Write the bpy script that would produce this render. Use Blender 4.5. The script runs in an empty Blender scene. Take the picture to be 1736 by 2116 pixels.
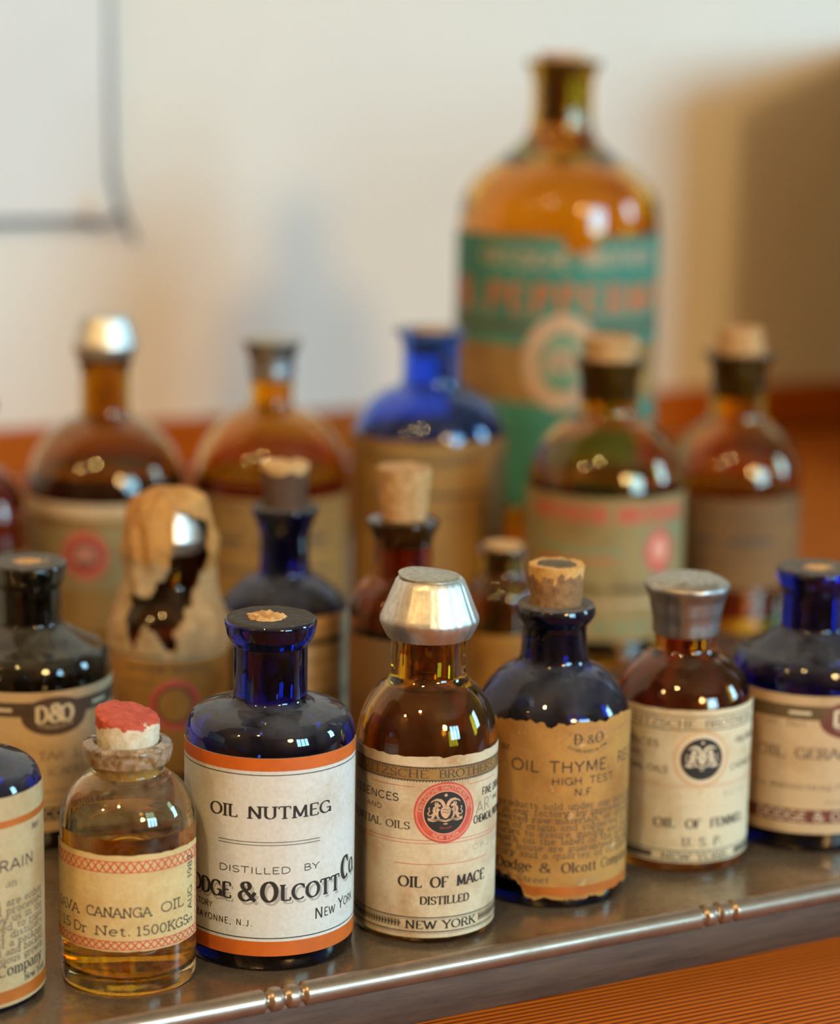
import bpy, bmesh, math, random
from mathutils import Vector, Matrix, noise
from mathutils.geometry import tessellate_polygon

random.seed(7)
SC = bpy.context.scene
COL = SC.collection
MM = 0.001
PI = math.pi
R_ = math.radians

# ------------------------------------------------------------------ camera
cam_d = bpy.data.cameras.new('camera')
cam = bpy.data.objects.new('camera', cam_d)
COL.objects.link(cam)
SC.camera = cam
cam_d.sensor_fit = 'VERTICAL'
cam_d.sensor_height = 36.0
cam_d.lens = 36.0 * 5000.0 / 2116.0
cam_d.clip_start = 0.02
cam_d.clip_end = 50
cam.location = (0, 0, 0.2127)
pitch, roll = R_(11.5), R_(1.1)
fwd = Vector((0, math.cos(pitch), -math.sin(pitch)))
r0 = Vector((1, 0, 0)); u0 = Vector((0, math.sin(pitch), math.cos(pitch)))
rt = math.cos(roll) * r0 + math.sin(roll) * u0
up = -math.sin(roll) * r0 + math.cos(roll) * u0
cam.rotation_euler = Matrix((rt, up, -fwd)).transposed().to_euler()
cam_d.dof.use_dof = True
cam_d.dof.focus_distance = 0.552
cam_d.dof.aperture_fstop = 7.6

# ------------------------------------------------------------------ render look, world
SC.view_settings.view_transform = 'Standard'
SC.view_settings.look = 'None'
SC.view_settings.gamma = 1.0
SC.view_settings.use_curve_mapping = False
SC.view_settings.exposure = 0.0
cy = SC.cycles
cy.max_bounces = 12
cy.transmission_bounces = 12
cy.glossy_bounces = 4
cy.diffuse_bounces = 3
cy.transparent_max_bounces = 8
cy.sample_clamp_indirect = 6.0
cy.blur_glossy = 0.6
cy.caustics_reflective = False
cy.adaptive_threshold = 0.06
world = bpy.data.worlds.new('world')
SC.world = world
world.use_nodes = True
world.node_tree.nodes['Background'].inputs[0].default_value = (0.75, 0.72, 0.66, 1)
world.node_tree.nodes['Background'].inputs[1].default_value = 0.02

WINDOW_LIGHT = (0.38, 0.76, 1.0)
WINDOW_STRENGTH = 34.0
LAMP_LIGHT = (1.0, 0.66, 0.25)
LAMP_STRENGTH = 305.0

# room frame: s runs along the back wall to the right, n runs from that wall into the room
WALL_A = R_(26.5)
W0 = Vector((0.245, 1.395, 0))
ES = Vector((math.cos(WALL_A), math.sin(WALL_A), 0))
EN = Vector((math.sin(WALL_A), -math.cos(WALL_A), 0))
def room(s, n, z):
    return W0 + ES * s + EN * n + Vector((0, 0, z))
TABLE_Z = -0.012
FLOOR_Z = -0.78
CEIL_Z = 1.75
S0, S1, N1 = -2.6, 1.9, 3.6

# ------------------------------------------------------------------ materials
def new_mat(name):
    m = bpy.data.materials.new(name); m.use_nodes = True
    nt = m.node_tree; nt.nodes.clear()
    out = nt.nodes.new('ShaderNodeOutputMaterial')
    return m, nt, out
def N(nt, t, **kw):
    n = nt.nodes.new(t)
    for k, v in kw.items(): setattr(n, k, v)
    return n
def setin(n, **kw):
    for k, v in kw.items():
        key = k.replace('_', ' ')
        n.inputs[key].default_value = v
def c4(c): return (c[0], c[1], c[2], 1)
def coords(nt, scale=1.0, stretch=(1, 1, 1)):
    tc = N(nt, 'ShaderNodeTexCoord')
    mp = N(nt, 'ShaderNodeMapping')
    mp.inputs['Scale'].default_value = tuple(scale * s for s in stretch)
    nt.links.new(tc.outputs['Object'], mp.inputs['Vector'])
    return mp.outputs['Vector']
def noise_n(nt, vec, scale, detail=4, rough=.6):
    n = N(nt, 'ShaderNodeTexNoise')
    nt.links.new(vec, n.inputs['Vector'])
    n.inputs['Scale'].default_value = scale; n.inputs['Detail'].default_value = detail
    n.inputs['Roughness'].default_value = rough
    return n.outputs['Fac']
def ramp(nt, fac, p0, p1, c0=(0, 0, 0), c1=(1, 1, 1)):
    r = N(nt, 'ShaderNodeValToRGB')
    r.color_ramp.elements[0].position = p0; r.color_ramp.elements[1].position = p1
    r.color_ramp.elements[0].color = c4(c0); r.color_ramp.elements[1].color = c4(c1)
    nt.links.new(fac, r.inputs['Fac'])
    return r.outputs['Color']
def mixc(nt, fac, a, b, mode='MIX'):
    m = N(nt, 'ShaderNodeMix', data_type='RGBA', blend_type=mode)
    for s, v in ((m.inputs[0], fac), (m.inputs[6], a), (m.inputs[7], b)):
        if isinstance(v, (int, float)): s.default_value = v
        elif isinstance(v, tuple): s.default_value = c4(v)
        else: nt.links.new(v, s)
    return m.outputs[2]
def mathn(nt, op, a, b=None):
    m = N(nt, 'ShaderNodeMath', operation=op)
    for i, v in enumerate((a, b)):
        if v is None: continue
        if isinstance(v, (int, float)): m.inputs[i].default_value = v
        else: nt.links.new(v, m.inputs[i])
    m.use_clamp = op in ('MULTIPLY', 'ADD', 'MAXIMUM')
    return m.outputs[0]
def bump(nt, h, strength, dist):
    b = N(nt, 'ShaderNodeBump')
    b.inputs['Strength'].default_value = strength; b.inputs['Distance'].default_value = dist
    nt.links.new(h, b.inputs['Height'])
    return b.outputs['Normal']
def plain(name, col, rough=.6, metal=0.0, var=0.0, vs=300):
    m, nt, out = new_mat(name)
    p = N(nt, 'ShaderNodeBsdfPrincipled')
    setin(p, Roughness=rough, Metallic=metal)
    f = noise_n(nt, coords(nt), vs)
    lo = tuple(x * (1 - var) for x in col); hi = tuple(min(1, x * (1 + var)) for x in col)
    nt.links.new(ramp(nt, f, .3, .7, lo, hi), p.inputs['Base Color'])
    nt.links.new(p.outputs[0], out.inputs[0])
    return m
def paper(name, base, stain, amount=.5, scale=70, seed=0.0, edge=None, worn=None):
    """aged paper: fine mottling, larger brown stains, optional pale worn patches"""
    m, nt, out = new_mat(name)
    p = N(nt, 'ShaderNodeBsdfPrincipled'); setin(p, Roughness=.75)
    tc = N(nt, 'ShaderNodeTexCoord'); mp = N(nt, 'ShaderNodeMapping')
    mp.inputs['Location'].default_value = (seed, seed * .7, -seed)
    nt.links.new(tc.outputs['Object'], mp.inputs['Vector']); v = mp.outputs['Vector']
    f = noise_n(nt, v, scale, 5, .65)
    c = mixc(nt, ramp(nt, f, .62 - .35 * amount, .80 - .1 * amount), base, stain)
    g = noise_n(nt, v, 1100, 3, .7)
    c = mixc(nt, .22, c, ramp(nt, g, .3, .75, (.35, .3, .22), (1, 1, 1)), 'MULTIPLY')
    if worn:
        wv = noise_n(nt, v, 260, 3, .5)
        c = mixc(nt, ramp(nt, wv, .66, .74), c, worn)
    nt.links.new(c, p.inputs['Base Color'])
    nt.links.new(bump(nt, g, .15, .0002), p.inputs['Normal'])
    nt.links.new(p.outputs[0], out.inputs[0])
    return m
def glass(name, tint, dust=(.2, .2, .2), dust_top=.0, dust_all=.0, rough=.0, ior=1.5, wave=.05, dscale=180):
    """coloured bottle glass under a film of dust that has settled on its upward faces"""
    m, nt, out = new_mat(name)
    g = N(nt, 'ShaderNodeBsdfPrincipled')
    setin(g, Base_Color=c4(tint), Roughness=rough, IOR=ior, Transmission_Weight=1.0)
    v = coords(nt)
    nt.links.new(bump(nt, noise_n(nt, v, 90, 2, .4), wave, .0008), g.inputs['Normal'])
    if dust_top or dust_all:
        d = N(nt, 'ShaderNodeBsdfDiffuse'); d.inputs[0].default_value = c4(dust)
        ge = N(nt, 'ShaderNodeNewGeometry'); sx = N(nt, 'ShaderNodeSeparateXYZ')
        nt.links.new(ge.outputs['Normal'], sx.inputs[0])
        upw = mathn(nt, 'MAXIMUM', sx.outputs['Z'], 0.0)
        upw = mathn(nt, 'POWER', upw, 1.5)
        n1 = ramp(nt, noise_n(nt, v, dscale, 5, .65), .34, .62, (.12, .12, .12), (1, 1, 1))
        a = mathn(nt, 'MULTIPLY', mathn(nt, 'MULTIPLY', upw, dust_top), n1)
        n2 = ramp(nt, noise_n(nt, v, 450, 4, .7), .4, .75)
        b = mathn(nt, 'MULTIPLY', n2, dust_all)
        f = mathn(nt, 'ADD', a, b)
        mx = N(nt, 'ShaderNodeMixShader')
        nt.links.new(f, mx.inputs[0]); nt.links.new(g.outputs[0], mx.inputs[1]); nt.links.new(d.outputs[0], mx.inputs[2])
        nt.links.new(mx.outputs[0], out.inputs[0])
    else:
        nt.links.new(g.outputs[0], out.inputs[0])
    return m
def cork_mat(name, base, dark, pit=.6, scale=420):
    m, nt, out = new_mat(name)
    p = N(nt, 'ShaderNodeBsdfPrincipled'); setin(p, Roughness=.85)
    v = coords(nt)
    f = noise_n(nt, v, scale, 5, .7)
    c = ramp(nt, f, .33, .62, dark, base)
    pit_n = noise_n(nt, v, scale * 2.2, 3, .6)
    c = mixc(nt, ramp(nt, pit_n, .66, .72, (0, 0, 0), (pit, pit, pit)), c, (.05, .025, .01))
    nt.links.new(c, p.inputs['Base Color'])
    nt.links.new(bump(nt, f, .6, .0006), p.inputs['Normal'])
    nt.links.new(p.outputs[0], out.inputs[0])
    return m
def cork_two(name, zs, amp, top, bot, z2=None):
    """cork stained differently above a ragged level zs (mm)"""
    m, nt, out = new_mat(name)
    p = N(nt, 'ShaderNodeBsdfPrincipled'); setin(p, Roughness=.88)
    v = coords(nt)
    sx = N(nt, 'ShaderNodeSeparateXYZ'); nt.links.new(v, sx.inputs[0])
    z = mathn(nt, 'SUBTRACT', mathn(nt, 'DIVIDE', sx.outputs['Z'], .001), zs)
    r = mathn(nt, 'SUBTRACT', noise_n(nt, v, 330, 4, .6), .5)
    f = N(nt, 'ShaderNodeMath', operation='ADD'); nt.links.new(z, f.inputs[0])
    k = N(nt, 'ShaderNodeMath', operation='MULTIPLY'); nt.links.new(r, k.inputs[0]); k.inputs[1].default_value = amp
    nt.links.new(k.outputs[0], f.inputs[1])
    fac = ramp(nt, f.outputs[0], .0, .25)
    g = noise_n(nt, v, 520, 5, .7)
    ct = ramp(nt, g, .32, .64, top[1], top[0]); cb_ = ramp(nt, g, .32, .64, bot[1], bot[0])
    c = mixc(nt, fac, cb_, ct)
    nt.links.new(c, p.inputs['Base Color'])
    nt.links.new(bump(nt, g, .6, .0006), p.inputs['Normal'])
    nt.links.new(p.outputs[0], out.inputs[0])
    return m
def metal(name, col, rough, col2=None, stretch=(1, 1, 1), scale=400, bmp=.15):
    m, nt, out = new_mat(name)
    p = N(nt, 'ShaderNodeBsdfPrincipled'); setin(p, Metallic=1.0)
    v = coords(nt, 1.0, stretch)
    f = noise_n(nt, v, scale, 5, .7)
    nt.links.new(ramp(nt, f, .3, .68, col2 or tuple(x * .6 for x in col), col), p.inputs['Base Color'])
    nt.links.new(ramp(nt, f, .3, .7, (rough * 1.35,) * 3, (rough * .8,) * 3), p.inputs['Roughness'])
    nt.links.new(bump(nt, f, bmp, .0003), p.inputs['Normal'])
    nt.links.new(p.outputs[0], out.inputs[0])
    return m
def emit(name, col, strength):
    m, nt, out = new_mat(name)
    e = N(nt, 'ShaderNodeEmission'); e.inputs[0].default_value = c4(col); e.inputs[1].default_value = strength
    nt.links.new(e.outputs[0], out.inputs[0])
    return m
def wood(name, c_light, c_dark, rough=.35, ang=0.0, lines=1000, coarse=35):
    """straight softwood grain: fine dark latewood lines running along the board"""
    m, nt, out = new_mat(name)
    p = N(nt, 'ShaderNodeBsdfPrincipled'); setin(p, Roughness=rough, Specular_IOR_Level=.12)
    tc = N(nt, 'ShaderNodeTexCoord'); mp = N(nt, 'ShaderNodeMapping')
    mp.inputs['Rotation'].default_value = (0, 0, ang)
    nt.links.new(tc.outputs['Object'], mp.inputs['Vector'])
    st = N(nt, 'ShaderNodeMapping'); st.inputs['Scale'].default_value = (.06, 1, 1)
    nt.links.new(mp.outputs[0], st.inputs['Vector'])
    w = N(nt, 'ShaderNodeTexWave', bands_direction='Y')
    w.inputs['Scale'].default_value = lines / 6.2832 * 1.0; w.inputs['Distortion'].default_value = 3.5
    w.inputs['Detail'].default_value = 3; w.inputs['Detail Scale'].default_value = .35
    nt.links.new(st.outputs[0], w.inputs['Vector'])
    broad = noise_n(nt, st.outputs[0], coarse, 3, .5)
    fine = noise_n(nt, st.outputs[0], 1500, 2, .6)
    c = ramp(nt, w.outputs['Fac'], .12, .55, c_dark, c_light)
    c = mixc(nt, .3, c, ramp(nt, broad, .3, .7, (.45, .40, .36), (1, 1, 1)), 'MULTIPLY')
    c = mixc(nt, .25, c, ramp(nt, fine, .3, .7, (.5, .45, .4), (1, 1, 1)), 'MULTIPLY')
    nt.links.new(c, p.inputs['Base Color'])
    nt.links.new(p.outputs[0], out.inputs[0])
    return m

M = {}
M['wall'] = plain('wall_paint', (.80, .765, .70), .8, 0, .02, 6)
M['ceiling'] = plain('ceiling_paint', (.24, .18, .12), .9, 0, .02, 6)
M['panelling'] = plain('brown_panelling', (.20, .12, .065), .6, 0, .15, 4)
M['floor'] = wood('floor_wood', (.32, .16, .07), (.18, .08, .03), .4, 0, 60, 3)
M['table'] = wood('fir_table', (.60, .16, .006), (.20, .036, .002), .5)
M['trim'] = wood('fir_trim', (.52, .125, .004), (.42, .09, .003), .5, -WALL_A)
M['cabinet'] = wood('dark_cabinet', (.14, .06, .025), (.07, .028, .012), .4)
M['window'] = emit('window_daylight', WINDOW_LIGHT, WINDOW_STRENGTH)
M['white_paint'] = plain('white_paint', (.75, .75, .73), .5)
M['bulb'] = emit('warm_bulb', LAMP_LIGHT, LAMP_STRENGTH)
M['globe'] = emit('warm_globe', LAMP_LIGHT, LAMP_STRENGTH * .30)
M['brass'] = metal('aged_brass', (.45, .32, .15), .35)
M['tray'] = metal('tarnished_tray', (.40, .32, .23), .24, (.26, .20, .14), (1, 1, 1), 130, .04)
M['tray'].node_tree.nodes['Principled BSDF'].inputs['Metallic'].default_value = .7
M['rail'] = metal('worn_tray_rail', (.50, .40, .31), .30, (.27, .20, .15), (.4, 1, 1), 160, .02)
M['rail'].node_tree.nodes['Principled BSDF'].inputs['Metallic'].default_value = .8
M['apron'] = metal('brushed_tray_side', (.20, .15, .115), .42, (.085, .058, .046), (.10, 1, 1), 420, .15)
M['apron'].node_tree.nodes['Principled BSDF'].inputs['Metallic'].default_value = .55
M['alu'] = metal('dull_aluminium', (.80, .78, .73), .40, (.55, .53, .48), (1, 1, .25), 800, .25)
M['alu_top'] = metal('aluminium_top', (.62, .57, .46), .42, (.36, .32, .24), (1, 1, 1), 700, .25)
M['lead'] = metal('lead_foil', (.50, .50, .49), .40, (.26, .25, .24), (1, 1, .6), 380, .25)
M['lead_top'] = metal('lead_foil_top', (.62, .57, .47), .45, (.34, .30, .23), (1, 1, 1), 500, .4)
M['cobalt'] = glass('cobalt_glass', (.004, .018, .30), (.115, .118, .135), .62, .02, dscale=120)
M['cobalt_clean'] = glass('cobalt_glass_clean', (.09, .28, .96), (.2, .22, .3), .14, .01)
M['black_glass'] = glass('near_black_glass', (.07, .06, .045), (.20, .18, .14), .40, .03)
M['amber'] = glass('amber_glass', (.62, .30, .010), (.20, .15, .07), .16, .06)
M['amber_red'] = glass('red_amber_glass', (.55, .17, .008), (.22, .15, .08), .12, .02)
M['amber_gold'] = glass('golden_amber_glass', (.85, .46, .018), (.30, .22, .10), .10, .01)
M['clear'] = glass('clear_glass', (.95, .74, .38), (.46, .36, .25), .22, .10, dscale=300)
M['clear_lip'] = glass('dusty_clear_glass', (.97, .93, .90), (.66, .52, .42), .3, .75, dscale=250)
M['oil'] = glass('golden_oil', (.98, .66, .035), ior=1.40, wave=0)
M['dark_oil'] = glass('dark_red_oil', (.35, .05, .01), ior=1.40, wave=0)
M['brown_oil'] = glass('dark_brown_oil', (.12, .05, .015), ior=1.40, wave=0)
M['cork'] = cork_mat('cork', (.66, .40, .17), (.36, .17, .06))
M['cork_pale'] = cork_mat('pale_cork', (.74, .46, .20), (.52, .28, .10), .3)
M['cork_dark'] = cork_mat('dark_cork', (.17, .09, .06), (.07, .035, .025), .4)
M['cork_gray'] = cork_mat('weathered_cork_top', (.17, .13, .075), (.09, .065, .035), .3)
M['cork_red'] = cork_mat('red_cork', (.62, .11, .065), (.42, .06, .035), .1)
M['cork_white'] = cork_mat('chalky_cork', (.78, .72, .58), (.62, .54, .38), .25)
M['cork_redtop'] = cork_two('red_topped_cork', 58.6, 5.0, ((.60, .105, .06), (.40, .06, .035)), ((.76, .70, .56), (.58, .47, .30)))
M['cork_barktop'] = cork_two('dark_cork_pale_top', 83.0, 7.0, ((.74, .46, .20), (.50, .27, .10)), ((.13, .07, .045), (.06, .03, .02)))
M['cork_chip'] = cork_two('chipped_cork', 79.6, 9.0, ((.74, .44, .15), (.58, .30, .08)), ((.34, .19, .08), (.15, .07, .03)))
M['cork_shaded'] = plain('shaded_neck_cork', (.035, .016, .008), .6)  # shade inside the bottle neck, put into the cork's colour
M['grime'] = plain('dark_lip_grime', (.050, .042, .034), .85, 0, .5, 500)
M['grime_grey'] = plain('grey_lip_dust', (.12, .105, .09), .9, 0, .35, 500)
M['ink'] = plain('black_ink', (.022, .020, .018), .7)
M['ink_soft'] = plain('faded_ink', (.075, .06, .045), .7, 0, .4, 500)
M['ink_faint'] = plain('faint_pencil', (.25, .22, .17), .7)
M['shadow_print'] = plain('grey_print', (.42, .41, .38), .7)
M['red_ink'] = plain('red_ink', (.58, .085, .05), .7, 0, .15, 500)
M['red_seal'] = plain('red_seal_print', (.60, .10, .065), .7, 0, .2, 300)
M['seal_text'] = plain('salmon_print', (.80, .36, .25), .7)
M['tan_print'] = plain('tan_print', (.62, .40, .25), .7, 0, .2, 400)
M['cream_print'] = plain('cream_print', (.72, .62, .45), .7)
M['tan_ring'] = plain('faded_orange_ring', (.66, .45, .24), .7, 0, .1, 200)
M['orange'] = plain('orange_print', (.60, .125, .010), .6, 0, .12, 160)
M['orange_dark'] = plain('browned_orange_print', (.44, .115, .008), .6, 0, .2, 160)
M['brown_ring'] = plain('brown_ring', (.44, .21, .06), .7, 0, .25, 300)
M['teal'] = plain('teal_print', (.045, .22, .155), .7, 0, .2, 60)
M['olive'] = plain('olive_band', (.13, .085, .035), .7, 0, .15, 200)
M['maroon'] = plain('maroon_band', (.17, .045, .028), .7, 0, .2, 200)
M['brown_band'] = plain('brown_band', (.085, .05, .035), .7, 0, .2, 200)
M['green_print'] = plain('green_print', (.12, .30, .19), .7, 0, .2, 90)
M['pap_white'] = paper('white_label_paper', (.74, .745, .715), (.60, .52, .41), .32, 60, 1.3)
M['pap_cream'] = paper('cream_label_paper', (.74, .63, .44), (.44, .23, .08), .55, 75, 3.1)
M['pap_ivory'] = paper('ivory_label_paper', (.78, .67, .46), (.55, .37, .16), .4, 60, 5.7)
M['pap_brown'] = paper('toasted_label_paper', (.42, .205, .035), (.26, .095, .012), .5, 65, 2.2)
M['pap_toast'] = paper('worn_toasted_paper', (.53, .275, .065), (.33, .125, .02), .55, 65, 2.2, worn=(.66, .46, .22))
M['pap_tan'] = paper('tan_label_paper', (.38, .215, .06), (.23, .105, .022), .5, 60, 8.2)
M['pap_olive'] = paper('olive_cream_paper', (.36, .265, .11), (.24, .14, .035), .5, 45, 9.4)
M['pap_dark'] = paper('dark_brown_paper', (.24, .115, .033), (.14, .06, .015), .5, 45, 10.4)
M['pap_peach'] = paper('peach_label_paper', (.66, .49, .30), (.48, .29, .13), .4, 50, 4.4)
M['pap_drab'] = paper('drab_label_paper', (.58, .44, .24), (.42, .26, .10), .5, 60, 12.4)
M['pap_oil'] = paper('oil_soaked_paper', (.72, .55, .27), (.58, .36, .12), .5, 110, 6.6)
M['wrap'] = paper('parchment_wrap', (.62, .32, .09), (.36, .17, .05), .55, 190, 7.7)
M['wrap_pale'] = paper('pale_parchment', (.52, .36, .19), (.36, .21, .08), .5, 220, 3.7)
M['sheet'] = plain('white_sheet', (.74, .74, .73), .6, 0, .03, 25)
M['cord'] = plain('grey_cord', (.10, .10, .10), .6)
M['clip'] = plain('pale_button', (.75, .74, .70), .35)

# ------------------------------------------------------------------ geometry helpers
class Geo:
    """collects faces in millimetres; build() links them as one mesh object"""
    def __init__(self): self.v = []; self.f = []
    def add(self, vs, fs):
        o = len(self.v); self.v += [tuple(v) for v in vs]; self.f += [tuple(i + o for i in f) for f in fs]
        return self
    def box(self, c, d):
        x, y, z = c; a, b, h = (k / 2 for k in d)
        vs = [(x + sx * a, y + sy * b, z + sz * h) for sz in (-1, 1) for sy in (-1, 1) for sx in (-1, 1)]
        return self.add(vs, [(0, 2, 3, 1), (4, 5, 7, 6), (0, 1, 5, 4), (2, 6, 7, 3), (0, 4, 6, 2), (1, 3, 7, 5)])
    def build(self, name, mat, parent=None, smooth=True, unit=MM, sharp=35, bevel=0):
        me = bpy.data.meshes.new(name)
        me.from_pydata([(x * unit, y * unit, z * unit) for x, y, z in self.v], [], self.f)
        me.materials.append(M[mat] if isinstance(mat, str) else mat)
        if smooth:
            me.polygons.foreach_set('use_smooth', [True] * len(me.polygons))
            me.set_sharp_from_angle(angle=R_(sharp))
        me.update()
        o = bpy.data.objects.new(name, me); COL.objects.link(o)
        if parent is not None: o.parent = parent
        if bevel:
            b = o.modifiers.new('bevel', 'BEVEL'); b.width = bevel * unit; b.segments = 2; b.limit_method = 'ANGLE'
        return o
def fillet(pts, n=5):
    """round the corners of an (r, z, radius) polyline"""
    out = []
    for i, p in enumerate(pts):
        r = p[2] if len(p) > 2 else 0
        if r <= 0 or i in (0, len(pts) - 1): out.append((p[0], p[1])); continue
        a = Vector(pts[i - 1][:2]); b = Vector(p[:2]); c = Vector(pts[i + 1][:2])
        da = (a - b); dc = (c - b)
        ra = min(r, da.length * .49); rc = min(r, dc.length * .49); k = min(ra, rc)
        p0 = b + da.normalized() * k; p1 = b + dc.normalized() * k
        for j in range(n + 1):
            t = j / n
            q = p0 * (1 - t) ** 2 + b * 2 * t * (1 - t) + p1 * t * t
            out.append((q.x, q.y))
    return out
def lathe(prof, seg=72, fn=None, a0=0.0):
    """surface of revolution; fn(r, z, angle) -> (r, z) perturbs it"""
    g = Geo(); rows = []
    for r, z in prof:
        if r < 1e-6:
            rows.append([len(g.v)]); g.v.append((0, 0, z)); continue
        row = []
        for k in range(seg):
            a = a0 + 2 * PI * k / seg
            rr, zz = fn(r, z, a) if fn else (r, z)
            row.append(len(g.v)); g.v.append((rr * math.sin(a), -rr * math.cos(a), zz))
        rows.append(row)
    for A, B in zip(rows[:-1], rows[1:]):
        if len(A) == 1 and len(B) == 1: continue
        for k in range(seg):
            k2 = (k + 1) % seg
            if len(A) == 1: g.f.append((A[0], B[k2], B[k]))
            elif len(B) == 1: g.f.append((A[k], A[k2], B[0]))
            else: g.f.append((A[k], A[k2], B[k2], B[k]))
    return g
def nz(x, y, z, s): return noise.noise(Vector((x * s, y * s, z * s)))

def tag(o, label, cat, group=None, kind=None):
    if label: o['label'] = label
    if cat: o['category'] = cat
    if group: o['group'] = group
    if kind: o['kind'] = kind
    return o
def empty(name, loc, rz=0.0):
    o = bpy.data.objects.new(name, None); COL.objects.link(o)
    o.empty_display_size = .01
    o.location = loc; o.rotation_euler = (0, 0, rz)
    return o
def struct(o): o['kind'] = 'structure'; return o

def patch(R, u0, u1, z0, z1, th=.12, top=None, bot=None, step=1.0):
    """a sheet of paper bent round a cylinder; top/bot(u) shift its torn edges"""
    g = Geo(); n = max(2, int(abs(u1 - u0) / step)); zn = 2 if not (top or bot) else 3
    for i in range(n + 1):
        u = u0 + (u1 - u0) * i / n; a = u / R
        zt = z1 + (top(u) if top else 0); zb = z0 + (bot(u) if bot else 0)
        for rr in (R, R + th):
            for j in range(zn + 1):
                z = zb + (zt - zb) * j / zn
                g.v.append((rr * math.sin(a), -rr * math.cos(a), z))
    w = 2 * (zn + 1)
    for i in range(n):
        a, b = i * w, (i + 1) * w
        for j in range(zn):
            g.f.append((a + zn + 1 + j, b + zn + 1 + j, b + zn + 2 + j, a + zn + 2 + j))
            g.f.append((a + j + 1, b + j + 1, b + j, a + j))
        g.f.append((a, b, b + zn + 1, a + zn + 1))
        g.f.append((a + zn, a + 2 * zn + 1, b + 2 * zn + 1, b + zn))
    for a, flip in ((0, False), (n * w, True)):
        for j in range(zn):
            f = (a + j, a + zn + 1 + j, a + zn + 2 + j, a + j + 1)
            g.f.append(f[::-1] if flip else f)
    return g

# ------------------------------------------------------------------ a stroke alphabet for the printed labels
def A(cx, cy, rx, ry, a0, a1, n=None):
    n = n or max(4, int(abs(a1 - a0) / 20))
    return [(cx + rx * math.cos(R_(a0 + (a1 - a0) * i / n)), cy + ry * math.sin(R_(a0 + (a1 - a0) * i / n))) for i in range(n + 1)]
G = {}
def glyph(ch, w, *st): G[ch] = (w, [list(s) for s in st])
glyph('A', .80, [(0, 0), (.40, 1)], [(.40, 1), (.80, 0)], [(.15, .34), (.66, .34)])
glyph('B', .68, [(.12, 0), (.12, 1)], [(.12, 1), (.36, 1)] + A(.36, .765, .24, .235, 90, -90) + [(.12, .53)], [(.12, .53), (.38, .53)] + A(.38, .265, .28, .265, 90, -90) + [(.12, 0)])
glyph('C', .78, A(.44, .5, .40, .5, 48, 312))
glyph('D', .80, [(.12, 0), (.12, 1)], [(.12, 1), (.34, 1)] + A(.34, .5, .42, .5, 90, -90) + [(.12, 0)])
glyph('E', .64, [(.12, 0), (.12, 1)], [(.12, 1), (.60, 1)], [(.12, .52), (.50, .52)], [(.12, 0), (.62, 0)])
glyph('F', .60, [(.12, 0), (.12, 1)], [(.12, 1), (.60, 1)], [(.12, .50), (.48, .50)])
glyph('G', .84, A(.44, .5, .40, .5, 48, 340), [(.80, .0), (.80, .42)], [(.52, .42), (.86, .42)])
glyph('H', .82, [(.12, 0), (.12, 1)], [(.70, 0), (.70, 1)], [(.12, .52), (.70, .52)])
glyph('I', .28, [(.14, 0), (.14, 1)])
glyph('J', .50, [(.36, 1), (.36, .25)] + A(.19, .25, .17, .25, 0, -150))
glyph('K', .76, [(.12, 0), (.12, 1)], [(.12, .42), (.66, 1)], [(.32, .60), (.72, 0)])
glyph('L', .60, [(.12, 0), (.12, 1)], [(.12, 0), (.58, 0)])
glyph('M', .98, [(.12, 0), (.14, 1)], [(.14, 1), (.49, .08)], [(.49, .08), (.84, 1)], [(.84, 1), (.86, 0)])
glyph('N', .84, [(.12, 0), (.12, 1)], [(.12, 1), (.72, 0)], [(.72, 0), (.72, 1)])
glyph('O', .88, A(.44, .5, .40, .5, 90, 450, 20))
glyph('P', .66, [(.12, 0), (.12, 1)], [(.12, 1), (.36, 1)] + A(.36, .74, .26, .26, 90, -90) + [(.12, .48)])
glyph('Q', .88, A(.44, .5, .40, .5, 90, 450, 20), [(.50, .22), (.82, -.10)])
glyph('R', .74, [(.12, 0), (.12, 1)], [(.12, 1), (.36, 1)] + A(.36, .75, .26, .25, 90, -90) + [(.12, .50)], [(.38, .50), (.70, 0)])
glyph('S', .62, A(.31, .755, .24, .245, 20, 270) + A(.31, .255, .26, .255, 90, -160))
glyph('T', .74, [(.37, 0), (.37, 1)], [(.02, 1), (.72, 1)])
glyph('U', .80, [(.12, 1), (.12, .30)] + A(.40, .30, .28, .30, 180, 360) + [(.68, 1)])
glyph('V', .78, [(.02, 1), (.39, 0)], [(.39, 0), (.76, 1)])
glyph('W', 1.10, [(.02, 1), (.30, 0)], [(.30, 0), (.55, .95)], [(.55, .95), (.80, 0)], [(.80, 0), (1.08, 1)])
glyph('X', .76, [(.04, 1), (.72, 0)], [(.04, 0), (.70, 1)])
glyph('Y', .74, [(.02, 1), (.37, .48)], [(.72, 1), (.37, .48)], [(.37, .48), (.37, 0)])
glyph('Z', .68, [(.06, 1), (.64, 1)], [(.64, 1), (.04, 0)], [(.04, 0), (.66, 0)])
glyph('&', .92, [(.86, .48), (.62, .10)] + A(.34, .27, .29, .27, -45, -270)[:] + [(.50, .62)] + A(.38, .80, .20, .20, -30, 200) + [(.30, .60), (.86, 0)])
glyph('.', .26, [(.12, 0), (.12, .15)])
glyph(',', .24, [(.14, .10), (.06, -.14)])
glyph('-', .40, [(.05, .33), (.35, .33)])
glyph("'", .2, [(.1, 1), (.08, .78)])
glyph('(', .32, A(.36, .45, .24, .6, 120, 240)); glyph(')', .32, A(-.04, .45, .24, .6, 60, -60))
glyph(' ', .42)
glyph('0', .66, A(.33, .5, .27, .5, 90, 450, 18)); glyph('1', .40, [(.22, 0), (.22, 1), ], [(.22, 1), (.06, .84)])
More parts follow.
